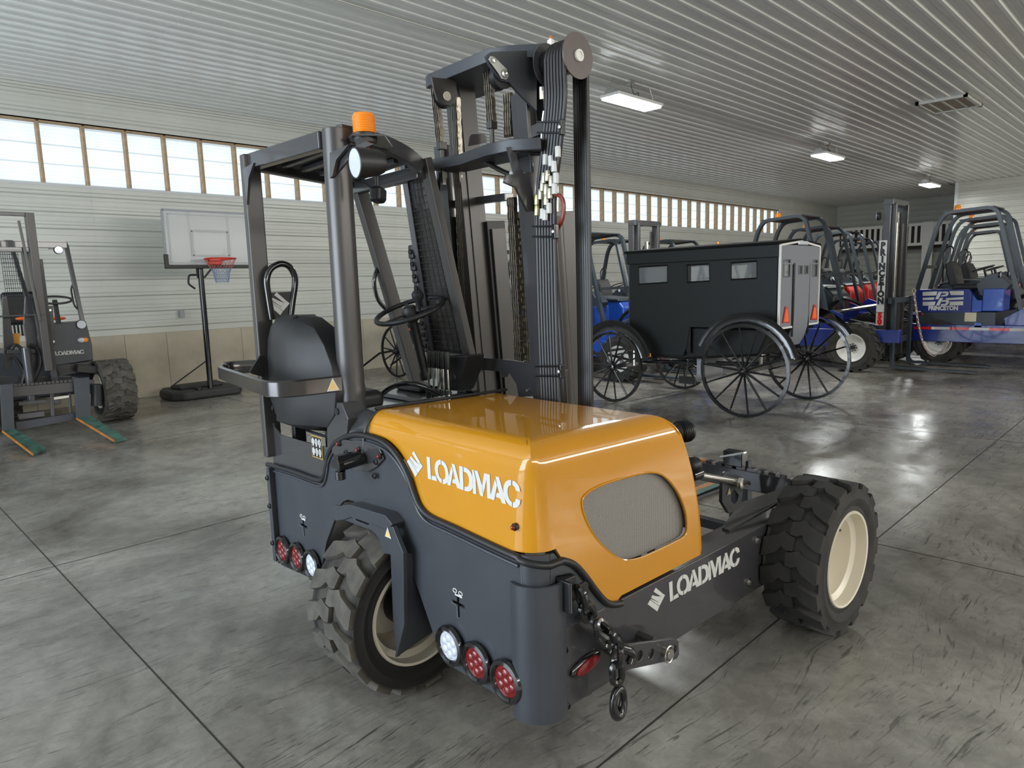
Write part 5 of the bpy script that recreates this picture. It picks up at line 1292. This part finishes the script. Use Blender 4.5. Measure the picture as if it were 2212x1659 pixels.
for px, py in ((1721, 583), (1734, 583)):
    a_, b_ = rx(px, py); f_ = MB().tube([V((a_ + .05 * u, YB - .05, b_ + .05 * v_)) for u, v_ in ((-1, -1), (1, -1), (1, 1), (-1, 1))], .009, 4, closed=True).build('peephole_frame', M_bgrey, bug); MB().box(a_ - .045, a_ + .045, YB - .050, YB - .046, b_ - .045, b_ + .045).build('peephole_pane', M_blackg, f_)
for pts_ in ([(XL - .01, YB - .03, 1.07), (XL - .01, YB - .03, 2.08)], [(XR_ + .01, YB - .03, 1.07), (XR_ + .01, YB - .03, 2.08)], [(XL, YB - .03, 2.075), (.03, YB - .03, 2.13)], [(.03, YB - .03, 2.13), (XR_, YB - .03, 2.075)], [(XL, YB - .03, 1.075), (dx0 - .04, YB - .03, 1.075)], [(dx1 + .04, YB - .03, 1.075), (XR_, YB - .03, 1.075)]):
    MB().bar(pts_[0], pts_[1], .022, .022, up=(0, 1, 0)).build('white_trim', M_btrim, bug)
for pl in ([(1691, 662), (1696, 662), (1700, 697), (1685, 698)], [(1753, 658), (1757, 658), (1760, 690), (1746, 691)]):
    q_ = [rx(a, b) for a, b in pl]; tr_ = MB().prism([V((a, YB - .03, b)) for a, b in q_], (0, -.004, 0)).build('slow_vehicle_triangle', M_redp, bug)
    cx_ = sum(a for a, b in q_) / 4; cz_ = sum(b for a, b in q_) / 4
    MB().prism([V((cx_ + (a - cx_) * .68, YB - .0345, cz_ - .01 + (b - cz_) * .74)) for a, b in q_], (0, -.002, 0)).build('orange_center', M_orangef, tr_)
a_, b_ = rx(1728, 524); MB().box(a_ - .15, a_ + .15, YB - .05, YB - .03, b_ - .03, b_ + .02).build('marker_light_strip', M_clear, bug, bevel=.01)
p = W(1398, 767, 0, 8.8 + XL) - BO; MB().box(XL - .02, XL, p.y - .07, p.y + .07, p.z - .02, p.z + .03).build('amber_marker', M_amber, bug, bevel=.01)
# running gear
def spoked_wheel(parent, c, r, n=14, mtl=None):
    c = V(c); mtl = mtl or M_blackg
    rimm = MB().lathe([(r, -.016), (r, .016), (r - .038, .018), (r - .038, -.018)], (0, 0, 0), (1, 0, 0), 56, closed=True).build('buggy_wheel', mtl, parent); rimm.location = c
    MB().lathe([(.0001, -.10), (.025, -.10), (.035, -.06), (.055, -.05), (.06, .03), (.04, .06), (.03, .10), (.0001, .10)], (0, 0, 0), (1, 0, 0), 20).build('wheel_hub', mtl, rimm)
    for i in range(n):
        a = 2 * pi * i / n + .1; d_ = V((0, math.cos(a), math.sin(a)))
        MB().tube([d_ * .05, d_ * (r - .02)], .0135, 6, scales=[1.2, .85]).build('spoke', mtl, rimm)
    return rimm
spoked_wheel(bug, (7.93 - 8.8, 3.95 - 4.8, .575), .575); spoked_wheel(bug, (9.60 - 8.8, 3.86 - 4.8, .575), .575)
spoked_wheel(bug, (7.93 - 8.8, 5.93 - 4.8, .50), .50); spoked_wheel(bug, (9.50 - 8.8, 5.75 - 4.8, .50), .50)
MB().bar((-.85, -.87, .57), (.78, -.92, .57), .04, .05).build('rear_axle', M_blackg, bug); MB().bar((-.85, 1.12, .50), (.68, .97, .50), .04, .05).build('front_axle', M_blackg, bug)
for s in (-.12, .12): MB().bar((s, -.9, .56), (s, 1.05, .50), .035, .035).build('reach_pole', M_blackg, bug)
def fender(c, r, a0, a1, w_, nm='fender'):
    pts_ = arc((c[0], c[1], c[2]), r, a0, a1, 14, (0, 1, 0), (0, 0, 1)); k = MB(); k.sweep(pts_, [(-w_ / 2, -.004), (0, .018), (w_ / 2, -.004), (w_ / 2, -.01), (0, .010), (-w_ / 2, -.01)], up=(1, 0, 0)); return k.build(nm, M_blackg, bug, smooth=50)
fender((-.87, -.85, .60), .64, math.radians(160), math.radians(15), .16) if False else None
fender((-.85, -.85, .60), .63, math.radians(165), math.radians(22), .11)
fender((.80, -.94, .60), .63, math.radians(150), math.radians(205 - 180), .11)
fender((-.85, 1.13, .52), .57, math.radians(10), math.radians(120) , .15).rotation_euler = (0, 0, 0)
fender((-.85, 1.13, .52), .57, math.radians(110), math.radians(165), .15)
for sx_, y_, z_ in ((-.45, -.87, .66), (.45, -.9, .66), (-.45, 1.05, .60), (.45, 1.0, .60)):
    sp2 = [V((sx_, y_ - .38, z_)), V((sx_, y_ - .2, z_ + .05)), V((sx_, y_, z_ + .06)), V((sx_, y_ + .2, z_ + .05)), V((sx_, y_ + .38, z_))]
    MB().sweep(spline(sp2, 3), [(-.02, -.01), (.02, -.01), (.02, .01), (-.02, .01)], up=(0, 0, 1)).build('leaf_spring', M_blackg, bug)
    MB().cyl((sx_, y_, z_ - .12), (sx_, y_, z_ + .1), .018, 8).build('spring_bolt', M_chrome, bug)
MB().box(-.3, .3, .05, .12, .30, .62).build('splash_board', M_grey, bug)
MB().bar((-.62, .2, .36), (-.62, -.05, .36), .02, .10).build('step_plate', M_blackg, bug, bevel=.004); MB().bar((-.62, .1, .36), (-.55, .1, .62), .015, .02).build('step_arm', M_blackg, bug)
for s in (-.4, .35): MB().tube(spline([(s, 1.15, .55), (s * 1.1, 1.8, .62), (s * .9, 2.6, .45), (s, 3.4, .12)], 5), .02, 8).build('shaft', M_blackg, bug)

# ---- second, open carriage farther left ----
car = empty('open_carriage', (8.55, 10.3, 0), 0, label='dark open carriage with spoked wheels behind the steering wheel', cat='carriage')
for x_, y_ in ((-.75, .62), (.65, .62), (-.75, -.85), (.65, -.85)): spoked_wheel(car, (x_, y_, .50), .50, 12, M_bug)
MB().prism([(-.5, .75, .62), (-.5, .85, 1.0), (-.5, .60, 1.02), (-.5, .3, .82), (-.5, -.2, .82), (-.5, -.45, 1.05), (-.5, -1.05, 1.08), (-.5, -1.0, .62)], (1.0, 0, 0)).build('carriage_body', M_bug, car, bevel=.02)
MB().box(-.4, .4, -.75, -.25, 1.05, 1.2).build('bench_seat', M_vinyl, car, bevel=.04); MB().box(-.4, .4, -.95, -.82, 1.1, 1.5).build('bench_back', M_vinyl, car, bevel=.04)
MB().box(-.512, -.50, .45, .55, .88, .93).build('amber_marker', M_orangef, car, bevel=.01)
for y_ in (.62, -.85): MB().bar((-.75, y_, .5), (.65, y_, .5), .04, .04).build('axle', M_bug, car)
MB().bar((0, -.8, .52), (0, .65, .52), .04, .04).build('reach_pole', M_bug, car)
for s in (-.45, .35): MB().tube([(s, .6, .55), (s - .1, 1.5, .40), (s - .15, 2.2, .02 + .02)], .022, 8).build('shaft', M_bug, car)
def chevron(o_, s_): 
    k = MB(); o_ = V(o_)
    k.prism([o_ + V((0, 0, .06)), o_ + V((0, 0, .085)), o_ + V((0, s_ * .11, .01)), o_ + V((0, 0, -.065)), o_ + V((0, 0, -.04)), o_ + V((0, s_ * .07, .01))], (-.003, 0, 0)); return k.build('chevron_mark', M_white, car)
chevron((-.503, .28, .74), -1); chevron((-.503, -.9, .74), -1)

# ---- basketball hoop ----
hoop = empty('basketball_hoop', (4.5, 11.58, 0), 0, label='portable basketball hoop with clear backboard by the left wall', cat='hoop')
HO = V((4.5, 11.58, 0)); YB_ = 11.45
def H_(px, py, y=YB_): return W(px, py, 1, y) - HO
bb = [H_(349, 450), H_(541, 466), H_(541, 577), H_(358, 577)]
bx0, bx1 = H_(354, 510).x, H_(354, 510).x + 1.40; bz0, bz1 = 2.135, 2.99; by = YB_ - HO.y
M_pc = mat('clouded_acrylic', (.52, .53, .53), .2, alpha=.6)
brd = MB().box(bx0, bx1, by - .008, by + .008, bz0, bz1).build('backboard', M_pc, hoop)
for a_, b_ in (((bx0, bz0), (bx0, bz1)), ((bx0, bz1), (bx1, bz1)), ((bx1, bz1), (bx1, bz0))): MB().bar((a_[0], by, a_[1]), (b_[0], by, b_[1]), .03, .03, up=(0, 1, 0)).build('board_edge', M_grey, hoop)
MB().box(bx0 - .03, bx1 + .03, by - .03, by + .03, bz0 - .04, bz0 + .02).build('board_sill', M_black, hoop, bevel=.01)
MB().box(bx0 - .03, bx0 + .03, by - .03, by + .03, bz0, bz0 + .18).build('corner_pad', M_black, hoop, bevel=.01)
cxh = (bx0 + bx1) / 2 - .0
def frame_lines(x0, x1, z0, z1, w_, nm, m_):
    for a_ in (((x0, z0), (x1, z0)), ((x1, z0), (x1, z1)), ((x1, z1), (x0, z1)), ((x0, z1), (x0, z0))): MB().bar((a_[0][0], by - .011, a_[0][1]), (a_[1][0], by - .011, a_[1][1]), w_, .004, up=(0, 1, 0)).build(nm, m_, hoop)
M_pl = mat('pale_print', (.42, .43, .43), .5)
frame_lines(cxh - .29, cxh + .29, bz0 + .16, bz0 + .55, .035, 'target_square', M_pl)
frame_lines(bx0 + .07, bx1 - .07, bz0 + .05, bz1 - .06, .02, 'border_line', M_pl)
for s in (-.31, .31): MB().box(cxh + s - .02, cxh + s + .02, by + .01, by + .03, bz0, bz1).build('board_brace', M_grey, hoop)
M_rimr = mat('red_hoop_steel', (.62, .03, .015), .35)
rc_ = V((cxh + .02, by - .28, 2.24)); rr2 = .235
rim_ = MB().tube([rc_ + V((rr2 * math.cos(a), rr2 * math.sin(a), 0)) for a in [2 * pi * i / 32 for i in range(32)]], .010, 8, closed=True).build('hoop_ring', M_rimr, hoop)
MB().box(cxh - .08, cxh + .12, by - .09, by - .01, 2.15, 2.27).build('ring_bracket', M_rimr, hoop, bevel=.02)
for s in (-1, 1): MB().tube([V((cxh + .02 + s * .06, by - .05, 2.2)), rc_ + V((s * .20, .08, -.0))], .008, 6).build('ring_brace', M_rimr, hoop)
k = MB(); kb = MB(); NL = 12
for i in range(NL):
    for dr_ in (1, -1):
        pr2 = []
        for j in range(6):
            a = 2 * pi * (i + dr_ * j * .5) / NL; rj = rr2 - .02 * j - .018 * min(j, 3) + .012 * (j > 3); pr2.append(rc_ + V((rj * math.cos(a), rj * math.sin(a), -.075 * j)))
        k.tube(pr2[:3], .0035, 4); kb.tube(pr2[2:], .0035, 4)
k.build('net', mat('red_net', (.45, .12, .10), .8), hoop, kind='stuff'); kb.build('net', mat('blue_white_net', (.16, .22, .38), .8), hoop, kind='stuff')
MB().tube([(.0, 0, .02), (.0, -.02, 1.2), (-.0, -.02, 2.15)], .045, 16).build('pole', M_blackg, hoop)
MB().tube(fillet([(0, -.02, 2.0), (-.18, .0, 2.0), (-.2, 0, 1.86), (-.1, .0, 1.78)], .04, 4), .016, 8).build('height_handle', M_black, hoop)
for s in (-1, 1): MB().bar((s * .05, -.02, 1.95), (cxh + s * .25, by + .03, bz0 + .25), .025, .03).build('board_arm', M_black, hoop)
MB().bar((-.0, .0, .62), (-.5, .35, .20), .02, .02).build('base_strut', M_black, hoop); MB().bar((.02, .0, .62), (.18, .35, .20), .02, .02).build('base_strut', M_black, hoop)
k = MB(); k.prism([(-.62, .55, 0), (-.62, .05, 0), (-.45, -.12, 0), (.45, -.12, 0), (.55, .05, 0), (.5, .75, 0), (-.5, .80, 0)], (0, 0, .15)); k.build('base_tank', mat('base_plastic', (.035, .036, .035), .6, bump=.4, bscale=120), hoop, bevel=.05, seg=4)
k = MB(); k.prism([(-.45, .55, .14), (-.42, .2, .14), (.3, .2, .14), (.35, .6, .14)], (0, 0, .07)); k.build('base_tank_top', MATS['base_plastic'], hoop, bevel=.05, seg=4)
MB().lathe([(.06, 0), (.06, .03), (.0001, .03)], (-.2, -.02, .15), (0, 0, 1), 16).build('filler_cap', M_black, hoop)
# outlet box on the wall
o_ = MB().box(4.50, 4.58, WY - .07, WY - .02, 1.30, 1.42).build('outlet_box', M_grey, None, bevel=.004, label='small grey outlet box on the siding behind the hoop pole', cat='outlet')

# ---- charcoal forklift at the left, seen from its front ----
LX, LY = 1.80, 10.65
lf = empty('forklift', (LX, LY, 0), 0, label='charcoal forklift with green worn forks at the left edge, facing the camera', cat='forklift')
LO = V((LX, LY, 0))
def L_(px, py, y): return W(px, py, 1, y) - LO
def lbar(a, b, w_, h_, nm, m_=None, **k_): return MB().bar(a, b, w_, h_, up=(0, 1, 0)).build(nm, m_ or M_charg, lf, bevel=.006, **k_)
ym = 10.25
a, b = L_(62, 460, ym), L_(104, 800, ym + .05)
cx0 = -.02
for s, nm in ((1, 'mast_rail'), (-1, 'mast_rail')):
    x0_ = abs(a.x - cx0) if s > 0 else abs(a.x - cx0)
    lbar((cx0 + s * .24 if False else (a.x if s > 0 else a.x - .62), a.y, a.z), (b.x if s > 0 else b.x - .62, b.y, b.z), .085, .13, nm, M_steelb)
    lbar(((a.x + .06) if s > 0 else a.x - .68, a.y + .1, a.z - .55), ((b.x + .07) if s > 0 else b.x - .69, b.y + .1, .35), .07, .12, nm)
lbar((a.x - .62, a.y, a.z - .02), (a.x, a.y, a.z - .02), .05, .04, 'mast_tie'); lbar((a.x - .62, a.y + .02, a.z - .44), (a.x, a.y + .02, a.z - .44), .06, .04, 'mast_tie')
lbar((a.x - .62, a.y - .02, 1.50), (a.x + .05, a.y - .02, 1.50), .02, .03, 'mast_tie')
lbar((a.x - .12, a.y - .04, a.z - .1), (a.x - .03, a.y - .04, 1.42), .03, .02, 'lift_chain', M_steelb)
MB().cyl((a.x - .2, a.y + .03, .4), (a.x - .2, a.y + .03, 1.1), .05, 14).build('lift_cylinder', M_charg, lf)
# guard
g0, g1 = L_(143, 530, 10.95), L_(196, 778, 10.78)
lbar(g0, g1, .05, .06, 'front_pillar'); lbar((g0.x - .62, g0.y, g0.z), (g1.x - .50, g1.y, g1.z), .05, .06, 'front_pillar')
lbar((g0.x - 1.0, g0.y, g0.z), (g0.x, g0.y, g0.z), .08, .09, 'roof_front_beam')
lbar((g0.x, g0.y, g0.z), (g0.x, g0.y + .9, g0.z + .03), .05, .07, 'roof_side_beam')
lbar((g0.x - .30, g0.y + .75, g0.z), (g0.x - .28, g0.y + .75, .8), .15, .12, 'guard_post', M_steelb)
MB().prism([(g0.x - 1.0, g0.y, g0.z + .04), (g0.x, g0.y, g0.z + .04), (g0.x, g0.y + .9, g0.z + .07), (g0.x - 1.0, g0.y + .9, g0.z + .07)], (0, 0, .015)).build('roof_panel', M_charg, lf)
lm_ = L_(127, 540, 10.9); q_ = MB().cyl(lm_, lm_ + V((0, .04, 0)), .055, 20).build('work_lamp', M_black, lf); MB().cyl(lm_ + V((0, -.004, 0)), lm_, .048, 20).build('lamp_glass', M_clear, q_)
lm_ = L_(176, 701, 10.7); q_ = MB().cyl(lm_, lm_ + V((0, .05, 0)), .062, 20).build('work_lamp', M_black, lf); MB().cyl(lm_ + V((0, -.004, 0)), lm_, .054, 20).build('lamp_glass', M_clear, q_)
# wire mesh
k = MB(); m0, m1 = L_(0, 540, 10.8), L_(50, 640, 10.8)
for i in range(9): x_ = m0.x + (m1.x - m0.x) * i / 8; k.tube([(x_, m0.y, m0.z), (x_, m0.y, m1.z)], .003, 4)
for i in range(12): z_ = m0.z + (m1.z - m0.z) * i / 11; k.tube([(m0.x, m0.y, z_), (m1.x, m0.y, z_)], .003, 4)
k.build('wire_mesh', M_black, lf, kind='stuff')
q = [L_(x_, y_, 10.72) for x_, y_ in ((113, 700), (186, 694), (199, 745), (201, 778), (122, 790), (112, 785))]
bp2 = MB().prism(q, (0, .5, 0)).build('front_body', M_char, lf, bevel=.01)
q = [L_(x_, y_, 10.70) for x_, y_ in ((122, 790), (199, 780), (196, 800), (130, 812))]; MB().prism(q, (0, .4, 0)).build('lower_body', M_charg, lf)
c = L_(120, 768, 10.715); sc_w = (L_(182, 764, 10.715).x - c.x) / (WORDW * .088)
strokes(WORD, 'body_lettering', (c.x, c.y - .004, c.z), (sc_w, 0, .0), (0, 0, 1), .088 * sc_w * 1.0, M_white, lf) if False else strokes([[(x * sc_w, y * sc_w * .95) for x, y in p_] for p_ in WORD], 'body_lettering', (c.x, c.y - .004, c.z), (1, 0, 0), (0, 0, 1), .088, M_white, lf)
c = L_(176, 735, 10.71); MB().sph(c, .045, 14, 8, (1.1, .6, .8)).build('turn_lamp', M_clear, lf); MB().sph(c + V((.045, .0, 0)), .038, 14, 8, (1, .6, .9)).build('turn_lens', M_amber, lf)
q = [L_(x_, y_, 10.6) for x_, y_ in ((103, 662), (114, 660), (120, 745), (109, 748))]; sp3 = MB().prism(q, (0, .05, 0)).build('strip_plate', M_charg, lf, bevel=.004)
for px_, py_ in ((108, 670), (115, 738)): c = L_(px_, py_, 10.6); MB().cyl(c, c + V((0, -.01, 0)), .016, 8).build('plate_bolt', M_chrome, lf)
# steering wheel, seat, levers behind the mast
c = L_(118, 648, 11.1); MB().tube([c + V((.2 * math.cos(t_), .1 * math.sin(t_), .05 * math.sin(t_))) for t_ in [2 * pi * i / 24 for i in range(24)]], .014, 6, closed=True).build('steering_wheel', M_black, lf)
MB().cyl(c, c + V((0, -.1, -.5)), .03, 10).build('steering_column', M_black, lf)
c = L_(52, 670, 11.5); k = MB(); k.box(c.x - .24, c.x + .24, c.y, c.y + .1, c.z - .2, c.z + .25); k.build('seat_back', M_vinyl, lf, bevel=.05, seg=3)
for px_ in (52, 125): c = L_(px_, 688, 11.2); MB().sph(c, .1, 12, 8, (1, .6, .25)).build('seat_bolster', M_orangef, lf)
for i in range(5): c = L_(22 + 8 * i, 700, 10.75); MB().cyl(c + V((0, 0, -.15)), c, .012, 8).build('control_lever', M_black, lf)
MB().tube(fillet([L_(158, 612, 10.95), L_(153, 625, 10.95), L_(160, 660, 10.9), L_(172, 672, 10.9)], .05, 4), .012, 8).build('grab_handle', M_blackg, lf)
# A-frame, carriage, hoses
for pts_ in ([(5, 645), (15, 640), (32, 750), (22, 800), (10, 800)], [(55, 640), (66, 640), (80, 720), (84, 800), (75, 830), (60, 760), (52, 700)]):
    MB().prism([L_(x_, y_, 10.45) for x_, y_ in pts_], (0, .06, 0)).build('mast_brace', M_charg, lf, bevel=.004)
MB().prism([L_(x_, y_, 10.5) for x_, y_ in ((18, 720), (44, 720), (42, 745), (20, 748))], (0, .03, 0)).build('hood_grille', M_yellow, lf)
for pts_ in ([(25, 755), (35, 745), (50, 760), (55, 790), (48, 830)], [(62, 745), (78, 750), (88, 775), (84, 800), (70, 830)], [(30, 770), (45, 790), (55, 815), (60, 840)]):
    MB().tube(spline([L_(x_, y_, 10.35) for x_, y_ in pts_], 4), .020, 8).build('hydraulic_hose', M_hose, lf)
lbar(L_(15, 760, 10.4), L_(78, 758, 10.4), .05, .05, 'cross_tube'); 
q = [L_(x_, y_, 10.12) for x_, y_ in ((26, 836), (158, 826), (158, 846), (26, 858))]; MB().prism(q, (0, .05, 0)).build('carriage_bar', M_steelb, lf, bevel=.003)
for i in range(14):
    c = L_(34 + 9 * i, 834 - .75 * i, 10.12); MB().box(c.x - .018, c.x + .018, c.y, c.y + .05, c.z - .005, c.z + .02).build('bar_tooth', M_steelb, lf)
q = [L_(x_, y_, 10.14) for x_, y_ in ((36, 912), (165, 892), (166, 906), (38, 930))]; MB().prism(q, (0, .05, 0)).build('carriage_bar', M_char, lf, bevel=.003)
lbar(L_(40, 900, 10.2), L_(95, 893, 10.2), .07, .07, 'shift_cylinder'); lbar(L_(42, 872, 10.2), L_(100, 866, 10.2), .05, .05, 'shift_cylinder')
lbar(L_(115, 861, 10.2), L_(150, 856, 10.2), .04, .03, 'cylinder_rod', M_chrome); lbar(L_(112, 845, 10.2), L_(114, 900, 10.2), .04, .03, 'carriage_post'); lbar(L_(150, 850, 10.2), L_(153, 895, 10.2), .03, .03, 'carriage_post')
for (x0_, x1_, tip0, tip1) in ((0, 32, (72, 985), (100, 972)), (160, 197, (248, 956), (275, 951))):
    yt = 818 if x0_ else 832; yb = 908 if x0_ else 936
    q = [L_(x0_, yt, 10.05), L_(x1_ - 4, yt - 3, 10.05), L_(x1_, yb - 4, 10.05), L_(x0_ + 6, yb, 10.05)]
    MB().prism(q, (0, .045, 0)).build('fork_tine', M_char, lf, bevel=.004)
    f0, f1 = q[3], q[2]; t0, t1 = W(*tip0, 2, .012) - LO, W(*tip1, 2, .012) - LO
    fb = MB().prism([f0 + V((0, 0, .01)), f1 + V((0, 0, .01)), t1, t0], (0, 0, .022)).build('fork_blade', M_fork, lf)
    MB().bar(f0 + V((.0, 0, .025)), t0 + V((0, 0, .015)), .012, .024).build('worn_edge', M_orange, lf)
wl_2 = wheel(lf, (1.02, .02, .42), R=.42, Wd=.40, rim=.23, out=1, rubber=M_rubd, rz=pi / 2 - pi / 2, lugs=15); wl_2.name = 'front_wheel'
wl_2.rotation_euler = (0, .3, pi / 2); wl_2.rotation_euler = (0, .3, pi / 2)
wl_2.rotation_euler = (0, 0, pi / 2)
q = [L_(x_, y_, 10.3) for x_, y_ in ((228, 810), (240, 815), (248, 880), (236, 885))]; MB().prism(q, (0, .15, 0)).build('motor_bracket', M_steelb, lf, bevel=.006)
c0_, c1_ = L_(212, 830, 10.45), L_(212, 876, 10.45); MB().cyl(c0_, c1_, .085, 18).build('drive_motor', M_black, lf)
lbar(L_(165, 795, 10.6), L_(218, 800, 10.6), .10, .12, 'axle_arm', M_black); lbar(L_(150, 822, 10.55), L_(200, 830, 10.55), .12, .12, 'axle_arm')
lbar(L_(-60, 822, 10.55), L_(150, 822, 10.55), .12, .12, 'front_axle')
wr2 = wheel(lf, (-1.0, .02, .42), R=.42, Wd=.40, rim=.23, out=-1, rubber=M_rubd, lugs=15); wr2.name = 'front_wheel'; wr2.rotation_euler = (0, 0, pi / 2)
rw2 = wheel(lf, (-.05, 1.3, .40), R=.40, Wd=.36, rim=.23, out=1, rubber=M_rubd, lugs=15); rw2.name = 'rear_wheel'; rw2.rotation_euler = (0, 0, pi / 2)
MB().box(-.9, .95, .55, 1.75, .35, 1.0).build('chassis', M_char, lf, bevel=.03)

# ---- white picket railing of the loft at the back ----
rl = empty('loft_railing', (33.6, 9.5, 0), 0, label='white picket railing and panel high on the far back wall', cat='railing')
for z_ in (2.9, 3.72): MB().box(-.05, .05, -2.6, 3.0, z_ - .06, z_ + .06).build('handrail', M_btrim, rl)
pk = MB().box(-.03, .03, -.05, .05, 2.9, 3.7).mesh('picket', 0); pk.materials.append(M_btrim)
for i in range(24):
    o = D.objects.new('picket', pk); o.location = (0, -2.5 + .23 * i, 0); put(o, rl)
for y_ in (-.9, 2.9): MB().box(-.08, .08, y_ - .2, y_ + .2, 0, 3.8).build('loft_post', M_btrim, rl)
MB().box(.3, .5, -2.7, 3.1, 2.7, 3.8).build('loft_boards', mat('dark_boards', (.06, .05, .045), .8), rl)
